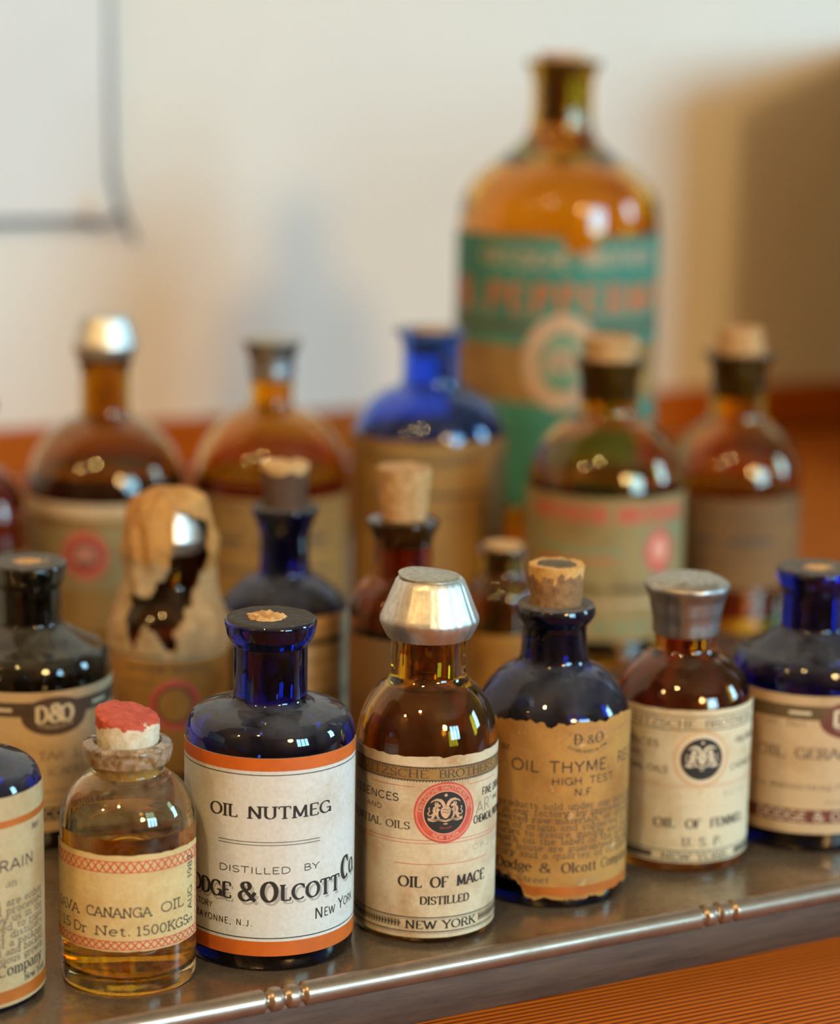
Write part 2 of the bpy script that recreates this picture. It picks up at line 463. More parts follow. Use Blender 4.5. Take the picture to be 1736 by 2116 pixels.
glyph('2', .64, A(.32, .72, .25, .28, 160, -30) + [(.08, 0)], [(.08, 0), (.60, 0)])
glyph('3', .62, A(.29, .76, .24, .24, 150, -90), A(.29, .26, .27, .26, 90, -150))
glyph('4', .66, [(.46, 0), (.46, 1)], [(.46, 1), (.04, .28)], [(.04, .28), (.62, .28)])
glyph('5', .64, [(.56, 1), (.16, 1)], [(.16, 1), (.13, .56)], [(.13, .56)] + A(.30, .31, .27, .31, 120, -150))
glyph('6', .66, [(.52, .98)] + A(.33, .32, .26, .32, 140, 180) + A(.33, .32, .26, .32, 180, 540))
glyph('7', .60, [(.04, 1), (.58, 1)], [(.58, 1), (.22, 0)])
glyph('8', .64, A(.32, .76, .22, .24, 90, 450), A(.32, .26, .26, .26, 90, 450))
glyph('9', .66, A(.33, .68, .26, .32, 0, 360) + [(.56, .40), (.28, .02)])
X = .66
glyph('a', .58, A(.27, .48, .20, .18, 150, 0) + [(.47, .08), (.56, .02)], A(.25, .20, .21, .20, 60, 360))
glyph('b', .62, [(.10, 0), (.10, 1)], A(.32, .33, .24, .33, 150, -150))
glyph('c', .54, A(.31, .33, .25, .33, 45, 315))
glyph('d', .62, [(.52, 0), (.52, 1)], A(.30, .33, .24, .33, 30, 330))
glyph('e', .58, [(.06, .36), (.54, .36)] + A(.30, .33, .25, .33, 10, 310))
glyph('f', .40, [(.18, 0), (.18, .80)] + A(.34, .80, .16, .20, 180, 60), [(.04, X), (.36, X)])
glyph('g', .58, A(.28, .42, .22, .24, 90, 450), A(.28, -.10, .24, .18, 90, 450), [(.46, .58), (.56, .66)], [(.20, .20), (.22, .08)])
glyph('h', .64, [(.12, 0), (.12, 1)], A(.32, .42, .20, .24, 170, 0) + [(.52, 0)])
glyph('i', .28, [(.14, 0), (.14, X)], [(.10, .88), (.18, .88)])
glyph('k', .62, [(.12, 0), (.12, 1)], [(.12, .26), (.48, X)], [(.26, .38), (.54, 0)])
glyph('l', .28, [(.14, 0), (.14, 1)])
glyph('m', .96, [(.12, 0), (.12, X)], A(.29, .42, .18, .24, 170, 0) + [(.47, 0)], A(.65, .42, .18, .24, 170, 0) + [(.83, 0)])
glyph('n', .64, [(.12, 0), (.12, X)], A(.32, .42, .20, .24, 170, 0) + [(.52, 0)])
glyph('o', .60, A(.30, .33, .25, .33, 90, 450, 16))
glyph('p', .62, [(.10, -.30), (.10, X)], A(.32, .33, .24, .33, 150, -150))
glyph('q', .62, [(.52, -.30), (.52, X)], A(.30, .33, .24, .33, 30, 330))
glyph('r', .48, [(.12, 0), (.12, X)], A(.32, .40, .20, .26, 170, 50))
glyph('s', .50, A(.25, .49, .18, .17, 30, 270) + A(.25, .16, .20, .16, 90, -150))
glyph('t', .40, [(.18, .88), (.18, .16)] + A(.30, .16, .12, .16, 180, 310), [(.04, X), (.36, X)])
glyph('u', .64, [(.12, X), (.12, .22)] + A(.31, .22, .19, .22, 180, 340), [(.52, 0), (.52, X)])
glyph('v', .58, [(.04, X), (.29, 0)], [(.29, 0), (.54, X)])
glyph('w', .86, [(.04, X), (.24, 0)], [(.24, 0), (.43, X)], [(.43, X), (.62, 0)], [(.62, 0), (.82, X)])
glyph('x', .58, [(.06, X), (.52, 0)], [(.06, 0), (.52, X)])
glyph('y', .58, [(.04, X), (.30, 0)], [(.54, X), (.30, 0), (.14, -.30)])
glyph('z', .54, [(.06, X), (.48, X)], [(.48, X), (.05, 0)], [(.05, 0), (.50, 0)])
glyph('j', .30, [(.16, X), (.16, -.12)] + A(.06, -.12, .10, .16, 0, -120), [(.12, .88), (.20, .88)])
STY = {  # thick, thin, serif half-length, nib angle
    'serif': (.19, .07, .16, 8), 'bold': (.235, .085, .17, 8), 'sans': (.135, .135, 0, 0), 'sans_bold': (.16, .15, 0, 0),
    'type': (.15, .125, .16, 0), 'light': (.075, .07, 0, 0), 'roman': (.13, .05, .13, 8), 'fat': (.26, .12, .17, 8), 'fancy': (.19, .045, .20, 12)}
def strip2d(pts, wfn):
    """a ribbon along a polyline: list of (left, right) 2-D points"""
    q = []
    for i, p in enumerate(pts):
        if i and (abs(p[0] - pts[i - 1][0]) + abs(p[1] - pts[i - 1][1])) < 1e-6: continue
        if q:
            d = math.dist(q[-1], p); m = int(d / .22)
            o = q[-1]
            for j in range(1, m + 1): q.append((o[0] + (p[0] - o[0]) * j / (m + 1), o[1] + (p[1] - o[1]) * j / (m + 1)))
        q.append(p)
    out = []
    for i, p in enumerate(q):
        a = q[max(0, i - 1)]; b = q[min(len(q) - 1, i + 1)]
        t = Vector((b[0] - a[0], b[1] - a[1]))
        if t.length < 1e-9: continue
        t.normalize(); nrm = Vector((-t.y, t.x)); w = wfn(t) / 2
        out.append(((p[0] + nrm.x * w, p[1] + nrm.y * w), (p[0] - nrm.x * w, p[1] - nrm.y * w)))
    return out
def text2d(s, h, style, xs=1.0, track=.10, jitter=0.0):
    """ribbons for a line of text, cap height h, left at x = 0; returns (ribbons, width)"""
    th, tn, sf, nib = STY[style]; rib = []; x = 0.0; nb = R_(nib)
    for ch in s:
        w, strokes = G[ch]
        jy = (random.random() - .5) * jitter
        ends = [st[k] for st in strokes for k in (0, -1)]
        def wf(t):
            return tn + (th - tn) * abs(math.sin(math.atan2(t.y, t.x) - nb)) ** 1.3 if th != tn else th
        parts = [(st, wf) for st in strokes]
        if sf:
            for st in strokes:
                for e, o in ((st[0], st[1]), (st[-1], st[-2])):
                    d = math.dist(e, o)
                    shared = sum(1 for q in ends if math.dist(q, e) < .02) > 1
                    if d < 1e-6: continue
                    vert = abs(e[1] - o[1]) / d > .55
                    if vert and not shared and min(abs(e[1] - k) for k in (0, 1, X, -.3)) < .03 and ch not in 'CGSOQ&cseag.,\'()0235689':
                        left = sf if not (ch in 'bdhklmnpruit' and e[1] > .5) else sf
                        right = sf if not (ch in 'bdhklmnpruit' and e[1] > .5) else 0.02
                        parts.append(([(e[0] - left, e[1]), (e[0] + right, e[1])], lambda t: tn * 1.15))
                    elif not vert and ch in 'EFLTZ27' and not shared and e[0] > .3 or (not vert and ch in 'TZ7' and not shared):
                        sgn = -1 if e[1] > .6 else 1
                        if ch in 'EF' and .3 < e[1] < .7: sgn = 0
                        if sgn: parts.append(([(e[0], e[1]), (e[0], e[1] + sgn * .20)], lambda t: tn * 1.4))
            if ch in 'CGS':
                e = strokes[0][0]; parts.append(([(e[0], e[1] + .12), (e[0] + .02, e[1] - .16)], lambda t: tn * 1.3))
        for pts, f in parts:
            sd = strip2d([(p[0] * xs, p[1] + jy) for p in pts], f)
            rib.append([((x + a[0]) * h, a[1] * h, (x + b[0]) * h, b[1] * h) for a, b in sd])
        x += w * xs + track
    return rib, (x - track) * h
class Print:
    """flat print on a cylinder of radius R (arc u, height z), one ink per mesh"""
    def __init__(self, R, parent): self.R = R; self.parent = parent; self.g = {}; self.extra = {}
    def geo(self, ink): return self.g.setdefault(ink, Geo())
    def P(self, u, z, lift): r = self.R + lift; return (r * math.sin(u / self.R), -r * math.cos(u / self.R), z)
    def ribbons(self, ribs, ink, mp, lift=.16):
        g = self.geo(ink)
        for rb in ribs:
            vs = []; fs = []
            for x0, y0, x1, y1 in rb: vs += [self.P(*mp(x0, y0), lift), self.P(*mp(x1, y1), lift)]
            for i in range(len(rb) - 1): fs.append((2 * i + 1, 2 * i + 3, 2 * i + 2, 2 * i))
            g.add(vs, fs)
    def text(self, s, u, z, h, style='serif', ink='ink', align='c', xs=1.0, track=.10, width=None, rot=0.0, jitter=0.0, slope=0.0, lift=.16):
        """width: squeeze or spread the line to this many millimetres"""
        rb, w = text2d(s, h, style, xs, track, jitter)
        if width:
            k = width / w
            rb, w = text2d(s, h, style, xs * k, track * k, jitter)
        off = {'c': -w / 2, 'l': 0, 'r': -w}[align]
        c, sn = math.cos(rot), math.sin(rot)
        def mp(x, y):
            x += off; y += slope * x
            return u + c * x - sn * y, z + sn * x + c * y
        self.ribbons(rb, ink, mp, lift); return w
    def ring_text(self, s, u, z, rad, h, mid, style, ink, inside=False, lift=.2, track=.12, xs=1.0):
        rb, w = text2d(s, h, style, xs, track)
        def mp(x, y):
            if inside: a = R_(mid) + (x - w / 2) / rad; r = rad - y
            else: a = R_(mid) - (x - w / 2) / rad; r = rad + y
            return u + r * math.cos(a), z + r * math.sin(a)
        self.ribbons(rb, ink, mp, lift)
    def line(self, u0, u1, z, th, ink='ink', z2=None, lift=.155):
        n = max(2, int(abs(u1 - u0) / .8)); z2 = z if z2 is None else z2
        rb = []
        for i in range(n + 1):
            t = i / n; u = u0 + (u1 - u0) * t; zz = z + (z2 - z) * t
            rb.append((u, zz + th / 2, u, zz - th / 2))
        self.ribbons([rb], ink, lambda x, y: (x, y), lift)
    def curve(self, pts, th, ink='ink', lift=.16):
        sd = strip2d(pts, lambda t: th)
        self.ribbons([[(a[0], a[1], b[0], b[1]) for a, b in sd]], ink, lambda x, y: (x, y), lift)
    def disc(self, u, z, r0, r1, ink, lift=.15, sx=1.0, n=40):
        g = self.geo(ink); vs = []; fs = []; rings = 4
        for j in range(rings + 1):
            r = r0 + (r1 - r0) * j / rings
            for i in range(n):
                a = 2 * PI * i / n; vs.append(self.P(u + r * sx * math.cos(a), z + r * math.sin(a), lift))
        for j in range(rings):
            for i in range(n):
                k = (i + 1) % n; fs.append((j * n + i, (j + 1) * n + i, (j + 1) * n + k, j * n + k))
        if r0 == 0: pass
        g.add(vs, fs)
    def poly(self, pts, ink, lift=.2):
        """filled outline in (u, z)"""
        tri = tessellate_polygon([[Vector((p[0], p[1], 0)) for p in pts]])
        g = self.geo(ink)
        fs = []
        for t in tri:
            a, b, c = (Vector(pts[i]) for i in t)
            ar = (b.x - a.x) * (c.y - a.y) - (b.y - a.y) * (c.x - a.x)
            fs.append(tuple(t) if ar > 0 else tuple(reversed(t)))
        g.add([self.P(p[0], p[1], lift) for p in pts], fs)
    def finish(self, name='printed_lettering'):
        for ink, g in self.g.items():
            o = g.build(name, ink, self.parent, smooth=False); o['kind'] = 'stuff'
def crest(pr, u, z, s, ink, lift=.24):
    """two rampant beasts either side of a shield, plumes above, a scroll below, inside a circle of radius s"""
    def T(pts): return [(u + x * s, z + y * s) for x, y in pts]
    def both(pts, ink_, lf):
        for m in (1, -1):
            b = [(m * x, y) for x, y in pts]
            pr.poly(T(b if m > 0 else b[::-1]), ink_, lf)
    body = [(.24, .30), (.34, .36), (.40, .46), (.52, .44), (.56, .34), (.50, .28), (.60, .20), (.64, .04), (.60, -.08), (.70, -.16), (.66, -.28), (.76, -.36), (.58, -.38), (.54, -.28), (.46, -.16), (.44, -.28), (.36, -.36), (.26, -.34), (.34, -.26), (.36, -.10), (.34, .02), (.24, .04), (.20, .12), (.34, .12), (.38, .22), (.26, .22)]
    both(body, ink, lift)
    for m in (1, -1):
        pr.curve(T([(m * .62, -.14), (m * .78, -.22), (m * .86, -.10), (m * .76, .02), (m * .82, .14), (m * .76, .20)]), s * .045, ink, lift)
        pr.curve(T([(m * .44, .42), (m * .50, .36)]), s * .03, 'ink', lift + .015)
        pr.curve(T([(m * .42, .24), (m * .48, .08), (m * .46, -.06)]), s * .025, 'ink', lift + .015)
    both([(0, .26), (.08, .46), (.22, .60), (.44, .64), (.68, .52), (.74, .40), (.58, .50), (.40, .52), (.26, .44), (.18, .30), (.14, .20)], ink, lift + .005)
    shield = [(-.20, .18), (-.25, .0), (-.20, -.20), (-.10, -.32), (0, -.38), (.10, -.32), (.20, -.20), (.25, .0), (.20, .18), (0, .24)]
    pr.poly(T([(x * 1.22, y * 1.18) for x, y in shield]), 'ink', lift + .012)
    pr.poly(T(shield), ink, lift + .02)
    for y0 in (.06, -.08): pr.curve(T([(-.16, y0), (-.05, y0 + .05), (.05, y0 - .03), (.16, y0 + .03)]), s * .025, 'ink', lift + .03)
    pr.poly(T([(-.86, -.30), (-.84, -.46), (-.60, -.52), (-.36, -.46), (0, -.54), (.36, -.46), (.60, -.52), (.84, -.46), (.86, -.30), (.66, -.40), (.36, -.36), (0, -.44), (-.36, -.36), (-.66, -.40)]), ink, lift + .03)
    pr.poly(T([(-.10, .78), (0, .70), (.10, .78), (0, .88)]), ink, lift)
    pr.poly(T([(-.12, -.62), (-.06, -.68), (0, -.66), (.06, -.68), (.12, -.62), (0, -.60)]), ink, lift)

# ------------------------------------------------------------------ bottle builder
def dome(R, hs, rn, hn, rc=None, n=9):
    """quarter-ellipse shoulder from the body (R, hs) up to the neck foot (rn, hn)"""
    rc = rn * .6 if rc is None else rc
    t1 = math.acos((rn + .9 - rc) / (R - rc)); H = (hn - hs) / math.sin(t1)
    return [(rc + (R - rc) * math.cos(t1 * i / n), hs + H * math.sin(t1 * i / n)) for i in range(n + 1)]
def make_bottle(name, x, y, label, cat, outer, bore, glass_mat, wall=1.6, base=2.6, sh=None, seg=80, z=0.0, lean=0.0):
    """outer: (r, z, fillet) from the base edge up to the lip; the inside follows at wall thickness; sh: (z of neck foot inside, z of inner shoulder, inner body r)"""
    root = empty(name, (x * MM, y * MM, z * MM), -math.atan2(x, y) + lean)
    tag(root, label, cat)
    o = fillet([(0, .5), (outer[0][0] - 3, .5, 1)] + [(outer[0][0] - 1.6, 0, .5)] + list(outer))
    ztop = outer[-1][1]
    zn, zs, ri = sh
    inner = [(bore, ztop - .4), (bore, zn + .5)] + dome(ri, zs - 7 if ri > 14 else zs - 4, bore, zn - 1.2)[::-1] + fillet([(ri, zs - 9), (ri, base, 2.5), (0, base + 1.0)])
    g = lathe(o + inner, seg)
    b = g.build('glass_body', glass_mat, root, sharp=50)
    return root
def liquid(root, r, z0, z1, mat, name='liquid', zs=None):
    if zs: return lathe(fillet([(0, z0), (r, z0, 1.5), (r, zs, 2), (r - 2.6, z1), (0, z1 - .1)]), 64).build(name, mat, root)
    return lathe(fillet([(0, z0), (r, z0, 1.5), (r, z1 - .25), (r - .5, z1 - .5), (0, z1 - .6)]), 64).build(name, mat, root)
def cork_plug(root, r0, r1, z0, z1, mat, rough=.25, seedv=0.0, top=None, name='cork', deep=8, chip=0.0):
    def fn(r, zz, a):
        k = nz(r * math.cos(a) + seedv, r * math.sin(a), zz, .55) * rough + nz(r * math.cos(a) + seedv, r * math.sin(a), zz, 1.6) * rough * .6
        c = 0
        if zz > z1 - .6: c = chip * max(0, nz(math.cos(a) * 2 + seedv, math.sin(a) * 2, seedv, 1.1))
        return r + k * (r > 1), zz + k * .8 - c
    prof = [(0, z0 - deep), (r0 - .15, z0 - deep)]
    m = 9
    for i in range(m + 1):
        t = i / m; prof.append((r0 + (r1 - r0) * t, z0 + (z1 - z0) * t))
    prof += [(r1 * .92, z1 + .12), (r1 * .7, z1), (r1 * .4, z1 - .05), (0, z1)]
    o = lathe(prof, 48, fn).build(name, mat, root)
    o.data.materials.append(M[top or mat]); o.data.materials.append(M['cork_shaded'])
    for p in o.data.polygons:
        if p.center.z < (z0 - .05) * MM: p.material_index = 2
    if top:
        for p in o.data.polygons:
            c = p.center
            if c.z > (z1 - .8) * MM and math.hypot(c.x, c.y) < r1 * .80 * MM: p.material_index = 1
    return o
def grime_ring(root, r0, r1, z, mat='grime'):
    return lathe([(r0, z - .9), (r0 + .3, z + .12), (r1 - .4, z + .16), (r1, z - .25)], 64, lambda r, zz, a: (r, zz + .12 * nz(r * math.cos(a), r * math.sin(a), z, .9))).build('lip_grime', mat, root)
def broken_cork(root, r, z, mat, seedv, off=(0, 0), hump=.5, grime=None):
    if grime: grime_ring(root, *grime)
    """the stump of a cork snapped off level with the lip: ragged outline, lumpy top"""
    g = Geo(); n = 40; rings = 7
    g.v.append((off[0], off[1], z + .3))
    for j in range(1, rings + 1):
        for i in range(n):
            a = 2 * PI * i / n
            edge = r * (1 + .16 * nz(math.cos(a) * 2 + seedv, math.sin(a) * 2, 0, 1.3) + .10 * nz(math.cos(a) * 5, math.sin(a) * 5 + seedv, 0, 1.0))
            rr = edge * j / rings
            px, py = rr * math.cos(a) + off[0], rr * math.sin(a) * .95 + off[1]
            h = hump * nz(px + seedv, py, 0, .8) + .35 * nz(px, py + seedv, 3, 2.2)
            g.v.append((px, py, z + h if j < rings else z - 1.2))
    for i in range(n): g.f.append((0, 1 + i, 1 + (i + 1) % n))
    for j in range(rings - 1):
        for i in range(n):
            a, b = 1 + j * n + i, 1 + j * n + (i + 1) % n
            g.f.append((a, a + n, b + n, b))
    g2 = lathe([(0, z - 9), (r * .9, z - 9), (r * .93, z - 1.0), (0, z - 1.0)], 32)
    for i, v in enumerate(g2.v): g2.v[i] = (v[0] + off[0] * .3, v[1] + off[1] * .3, v[2])
    g.add(g2.v, g2.f)
    return g.build('cork_stump', mat, root, sharp=60)
def torn(amp, seedv, freq=.35, bite=None):
    def f(u):
        t = amp * nz(u, seedv, 0, freq) + amp * .6 * nz(u, seedv, 5, freq * 3.1) + amp * .3 * nz(u, seedv, 9, freq * 8)
        for (c, w, d) in (bite or []):
            k = 1 - min(1, abs(u - c) / w) ** 6
            t += d * k
        return t
    return f

#==================================================================== THE ROOM
def wall_quad(name, a, b, z0, z1, th, mat, out):
    """a wall slab from floor point a to b; 'out' points away from the room"""
    g = Geo()
    pts = [a, b, b + out * th, a + out * th]
    vs = [(p.x, p.y, z) for z in (z0, z1) for p in pts]
    g.add(vs, [(0, 1, 2, 3)[::-1], (4, 5, 6, 7), (0, 1, 5, 4), (1, 2, 6, 5), (2, 3, 7, 6), (3, 0, 4, 7)])
    o = g.build(name, mat, None, smooth=False, unit=1.0)
    bm = bmesh.new(); bm.from_mesh(o.data); bmesh.ops.recalc_face_normals(bm, faces=bm.faces); bm.to_mesh(o.data); bm.free()
    return struct(o)
wall_quad('wall_back', room(S0, 0, 0), room(S1, 0, 0), FLOOR_Z, CEIL_Z, .1, 'wall', -EN)
wall_quad('wall_left', room(S0, 0, 0), room(S0, N1, 0), FLOOR_Z, CEIL_Z, .1, 'panelling', -ES)
wall_quad('wall_right', room(S1, 0, 0), room(S1, N1, 0), FLOOR_Z, CEIL_Z, .1, 'panelling', ES)
wall_quad('wall_front', room(S0, N1, 0), room(S1, N1, 0), FLOOR_Z, CEIL_Z, .1, 'panelling', EN)
def slab(name, z0, z1, mat):
    g = Geo(); P4 = [room(S0 - .1, -.1, 0), room(S1 + .1, -.1, 0), room(S1 + .1, N1 + .1, 0), room(S0 - .1, N1 + .1, 0)]
    g.add([(p.x, p.y, z) for z in (z0, z1) for p in P4], [(0, 1, 2, 3), (7, 6, 5, 4), (0, 4, 5, 1), (1, 5, 6, 2), (2, 6, 7, 3), (3, 7, 4, 0)])
    return struct(g.build(name, mat, None, smooth=False, unit=1.0))
slab('floor', FLOOR_Z - .05, FLOOR_Z, 'floor')
slab('ceiling', CEIL_Z, CEIL_Z + .05, 'ceiling')

def room_box(g, s0, s1, n0, n1, z0, z1):
    P4 = [room(s0, n0, 0), room(s1, n0, 0), room(s1, n1, 0), room(s0, n1, 0)]
    g.add([(p.x, p.y, z) for z in (z0, z1) for p in P4], [(0, 1, 2, 3), (7, 6, 5, 4), (0, 4, 5, 1), (1, 5, 6, 2), (2, 6, 7, 3), (3, 7, 4, 0)])
    return g
# windows: lit panes in white frames, in the front and right walls behind the camera
def window(name, lo, hi, z0, z1, npane, along):
    """along 's': in the front wall; along 'n': in the right wall"""
    def bx(a0, a1, d0, d1, zz0, zz1):
        return room_box(Geo(), a0, a1, N1 - d1, N1 - d0, zz0, zz1) if along == 's' else room_box(Geo(), S1 - d1, S1 - d0, a0, a1, zz0, zz1)
    t = .045
    root = bx(lo, hi, .0, .012, z0, z1).build(name, 'white_paint', None, False, 1.0); struct(root)
    w = (hi - lo - t) / npane
    for i in range(npane):
        bx(lo + t + i * w, lo + i * w + w, .012, .02, z0 + t, z1 - t).build('window_pane', 'window', root, False, 1.0)
    for i in range(npane + 1):
        bx(lo + i * w, lo + i * w + t, .012, .05, z0, z1).build('window_mullion', 'white_paint', root, False, 1.0)
    for zz in (z0, z1 - t):
        bx(lo, hi, .012, .052, zz, zz + t).build('window_rail', 'white_paint', root, False, 1.0)
window('window_1', 0.05, 1.10, .32, 1.32, 3, 's')
window('window_2', 1.30, 1.78, .30, 1.15, 1, 'n')

# wooden strip along the foot of the wall, on the table
struct(room_box(Geo(), S0, S1, .0, .011, TABLE_Z, .0125).build('trim_1', 'trim', None, False, 1.0))

# warm pendant lamps hanging behind the camera
def pendant(x, y, z, label, r=.05, mat='bulb'):
    root = empty('pendant_lamp', (x, y, CEIL_Z)); tag(root, label, 'lamp')
    h = (CEIL_Z - z) * 1000
    lathe([(0, 0), (45, 0), (42, -18), (0, -22)], 32).build('ceiling_rose', 'brass', root)
    lathe([(2, -20), (2, -h + r * 1000 + 30)], 10).build('flex', 'cord', root)
    lathe([(18, -h + r * 1000 + 35), (20, -h + r * 940), (0, -h + r * 930)], 24).build('lamp_holder', 'brass', root)
    lathe([(0, -h - r * 1000)] + [(r * 1000 * math.cos(R_(t)), -h + r * 1000 * math.sin(R_(t))) for t in range(-80, 71, 10)] + [(0, -h + r * 980)], 32).build('bulb', mat, root)
LAMPS = [(1.15, -1.35, .95, 'warm pendant lamp on the window side of the room', .157, 'globe'),
         (-.35, -.55, 1.30, 'warm pendant lamp above and behind the camera'),
         (-1.30, -.70, 1.30, 'warm pendant lamp on the far left of the room', .045)]
for a in LAMPS: pendant(*a)

# ------------------------------------------------------------------ table
tb = empty('wooden_table', room(-.25, .42, FLOOR_Z), WALL_A)
tag(tb, 'orange-brown fir table under the metal tray, against the wall', 'table')
Geo().box((0, 0, (TABLE_Z - FLOOR_Z) * 1000 - 17), (2600, 800, 34)).build('tabletop', 'table', tb, False, bevel=2)
for sx in (-1, 1):
    for sy in (-1, 1):
        Geo().box((sx * 1230, sy * 330, ((TABLE_Z - FLOOR_Z) * 1000 - 34) / 2), (70, 70, (TABLE_Z - FLOOR_Z) * 1000 - 34)).build('leg', 'table', tb, False, bevel=3)
for sy in (-1, 1):
    Geo().box((0, sy * 330, (TABLE_Z - FLOOR_Z) * 1000 - 79), (2380, 24, 90)).build('apron', 'table', tb, False)

# small cabinet added on the table, out of view, to shade the wall
cb = empty('shade_cabinet', (.226, 1.200, TABLE_Z), R_(-11))
tag(cb, 'dark wooden cabinet added out of view on the right to shade the wall', 'cabinet')
Geo().box((122, 100, 111), (240, 192, 222)).build('carcass', 'cabinet', cb, False, bevel=1.5)
for i in (-1, 1):
    d = Geo().box((122 + i * 59, 1.5, 111), (114, 5, 206)).build('door', 'cabinet', cb, False, bevel=1)
    k = lathe([(0, 0), (3, 0), (5, 7), (4, 10), (0, 11)], 16).build('knob', 'brass', d)
    k.location = ((122 + i * 14) * MM, -.001, .111); k.rotation_euler = (PI / 2, 0, 0)

# ------------------------------------------------------------------ tray
TA = R_(28.9)
T0 = Vector((-.049, .491, 0))
tray = empty('metal_tray', T0 + Vector((0, 0, TABLE_Z)), TA)
tag(tray, 'tarnished metal serving tray with a beaded rail, under all the bottles', 'tray')
TL0, TL1, TD = -330.0, 380.0, 440.0
dz = -TABLE_Z * 1000
Geo().box(((TL0 + TL1) / 2, TD / 2 - 1, dz - .75), (TL1 - TL0, TD + 2, 1.5)).build('tray_floor', 'tray', tray, False)
def side(x0, y0, x1, y1):
    g = Geo(); L = math.dist((x0, y0), (x1, y1)); ux, uy = (x1 - x0) / L, (y1 - y0) / L; px, py = uy, -ux
    prof = [(1.6, dz - .8), (1.8, dz - 6), (1.0, 1.2), (.4, 0), (-1.2, 0), (-.9, dz - .8)]
    for t in (0, L):
        for o, z in prof: g.v.append((x0 + ux * t + px * o, y0 + uy * t + py * o, z))
    k = len(prof)
    for i in range(k): g.f.append((i, i + k, (i + 1) % k + k, (i + 1) % k))
    g.f.append(tuple(range(k))); g.f.append(tuple(range(k, 2 * k))[::-1])
    g.build('side_apron', 'apron', tray, True, sharp=25)
    # rail: a bead with groups of three turned grooves
    n = int(L / .4); seg = 18; g = Geo(); rows = []
    for i in range(n + 1):
        t = L * i / n
        s = t + (TL0 if y0 == y1 and y0 < 10 else 0)
        r = 2.75
        for c0 in (23.2, ):
            k = ((s - c0 + 58) % 116.3) - 58
            for gk in (-4.2, 0, 4.2):
                d = abs(k - gk)
                if d < .9: r = 2.75 - 1.0 * math.cos(d / .9 * PI / 2)
            if abs(k) < 4.2 and r == 2.75: r = 2.75 - .12 * abs(abs(k) - 2.1) / 2.1
        row = []
        for j in range(seg):
            a = 2 * PI * j / seg
            row.append(len(g.v)); g.v.append((x0 + ux * t + px * (.9 + r * math.cos(a)), y0 + uy * t + py * (.9 + r * math.cos(a)), dz + .9 + r * math.sin(a)))
        rows.append(row)
    for a, b in zip(rows[:-1], rows[1:]):
        for j in range(seg): g.f.append((a[j], a[(j + 1) % seg], b[(j + 1) % seg], b[j]))
    g.f.append(tuple(rows[0][::-1])); g.f.append(tuple(rows[-1]))
    g.build('beaded_rail', 'rail', tray, True, sharp=60)
side(TL0, 0, TL1, 0); side(TL1, 0, TL1, TD); side(TL1, TD, TL0, TD); side(TL0, TD, TL0, 0)

# ------------------------------------------------------------------ sheet on the wall
sh = empty('wall_sheet', room(-.535, 0, .114), WALL_A)
tag(sh, 'white sheet with a thin dark cord edge, hanging on the back wall', 'notice')
def wbox(x0, x1, z0, z1, d0, d1): return Geo().box(((x0 + x1) / 2, -(d0 + d1) / 2, (z0 + z1) / 2), (x1 - x0, d1 - d0, z1 - z0))
wbox(-215, 84, 1.5, 300, 6, 7.2).build('paper_sheet', 'sheet', sh, False)
wbox(-215, 74, -1, 1.4, 5.4, 8).build('edge_cord', 'cord', sh, False)
def cordtube(pts, r, name):
    g = Geo(); seg = 8; rows = []
    for i, p in enumerate(pts):
        a = Vector(pts[max(0, i - 1)]); b = Vector(pts[min(len(pts) - 1, i + 1)]); t = (b - a).normalized()
        n1 = t.cross(Vector((0, 1, 0))).normalized(); n2 = t.cross(n1); row = []
        for j in range(seg):
            q = Vector(p) + (n1 * math.cos(2 * PI * j / seg) + n2 * math.sin(2 * PI * j / seg)) * r
            row.append(len(g.v)); g.v.append(tuple(q))
        rows.append(row)
    for a, b in zip(rows[:-1], rows[1:]):
        for j in range(seg): g.f.append((a[j], a[(j + 1) % seg], b[(j + 1) % seg], b[j]))
    g.f.append(tuple(rows[0])); g.f.append(tuple(rows[-1][::-1]))
    return g.build(name, 'cord', sh)
cordtube([(84.6, -6.6, 300), (85, -6.6, 120), (86, -6.6, 30), (87, -6.8, 18), (90, -7, 9), (92, -7, 3)], 1.3, 'edge_cord')
cordtube([(90, -7, 9), (93, -7.5, 0), (98, -8, -11)], 1.3, 'cord_end')
cordtube([(70, -6.8, .3), (77, -7.6, -2.2), (84, -7.8, -1), (91, -7.4, 2)], 1.4, 'cord_loop')
bt = lathe([(0, 0), (7, 0), (7, 1.6), (5.8, 2.4), (0, 2.4)], 28).build('corner_button', 'clip', sh)
bt.location = (79.5 * MM, -7.6 * MM, 6.5 * MM); bt.rotation_euler = (PI / 2, 0, 0)

#==================================================================== FRONT ROW
# ---- white "OIL NUTMEG" label on a squat cobalt bottle
def squat(R, hs, hn, hl, rn=8.5, rl=10.7, dome=1.0):
    """body radius, shoulder, neck foot, lip top"""
    return [(R - .4, 0, 1.8), (R, 2, 1), (R, hs - 2.2, 3.5), (R - 1.5, hs + 1.5, 3.2), (R - 5, hs + 2.6, 4), (rn + 1.3, hn - .5, .8), (rn, hn + .6, .8),
            (rn, hl - 6.3, .8), (rn + .5, hl - 5.6, .5), (rl - .7, hl - 4.2, .6), (rl, hl - .9, .5), (rl - .5, hl, .4), (6.2, hl - .3, .3), (5.8, hl - .8)]
b = make_bottle('cobalt_bottle', -33.6, 537.2, 'squat cobalt bottle with white and orange OIL NUTMEG label, cork snapped off in the lip', 'bottle', squat(19.6, 55.0, 58.9, 78.3), 5.6, 'cobalt', sh=(60, 52, 17.8))
broken_cork(b, 5.0, 78.75, 'cork_pale', 2.0, (-1.0, -.7), 1.0, (2.6, 10.3, 78.3))
liquid(b, 17.9, 2.7, 53, 'brown_oil', zs=45.5)
R = 19.65
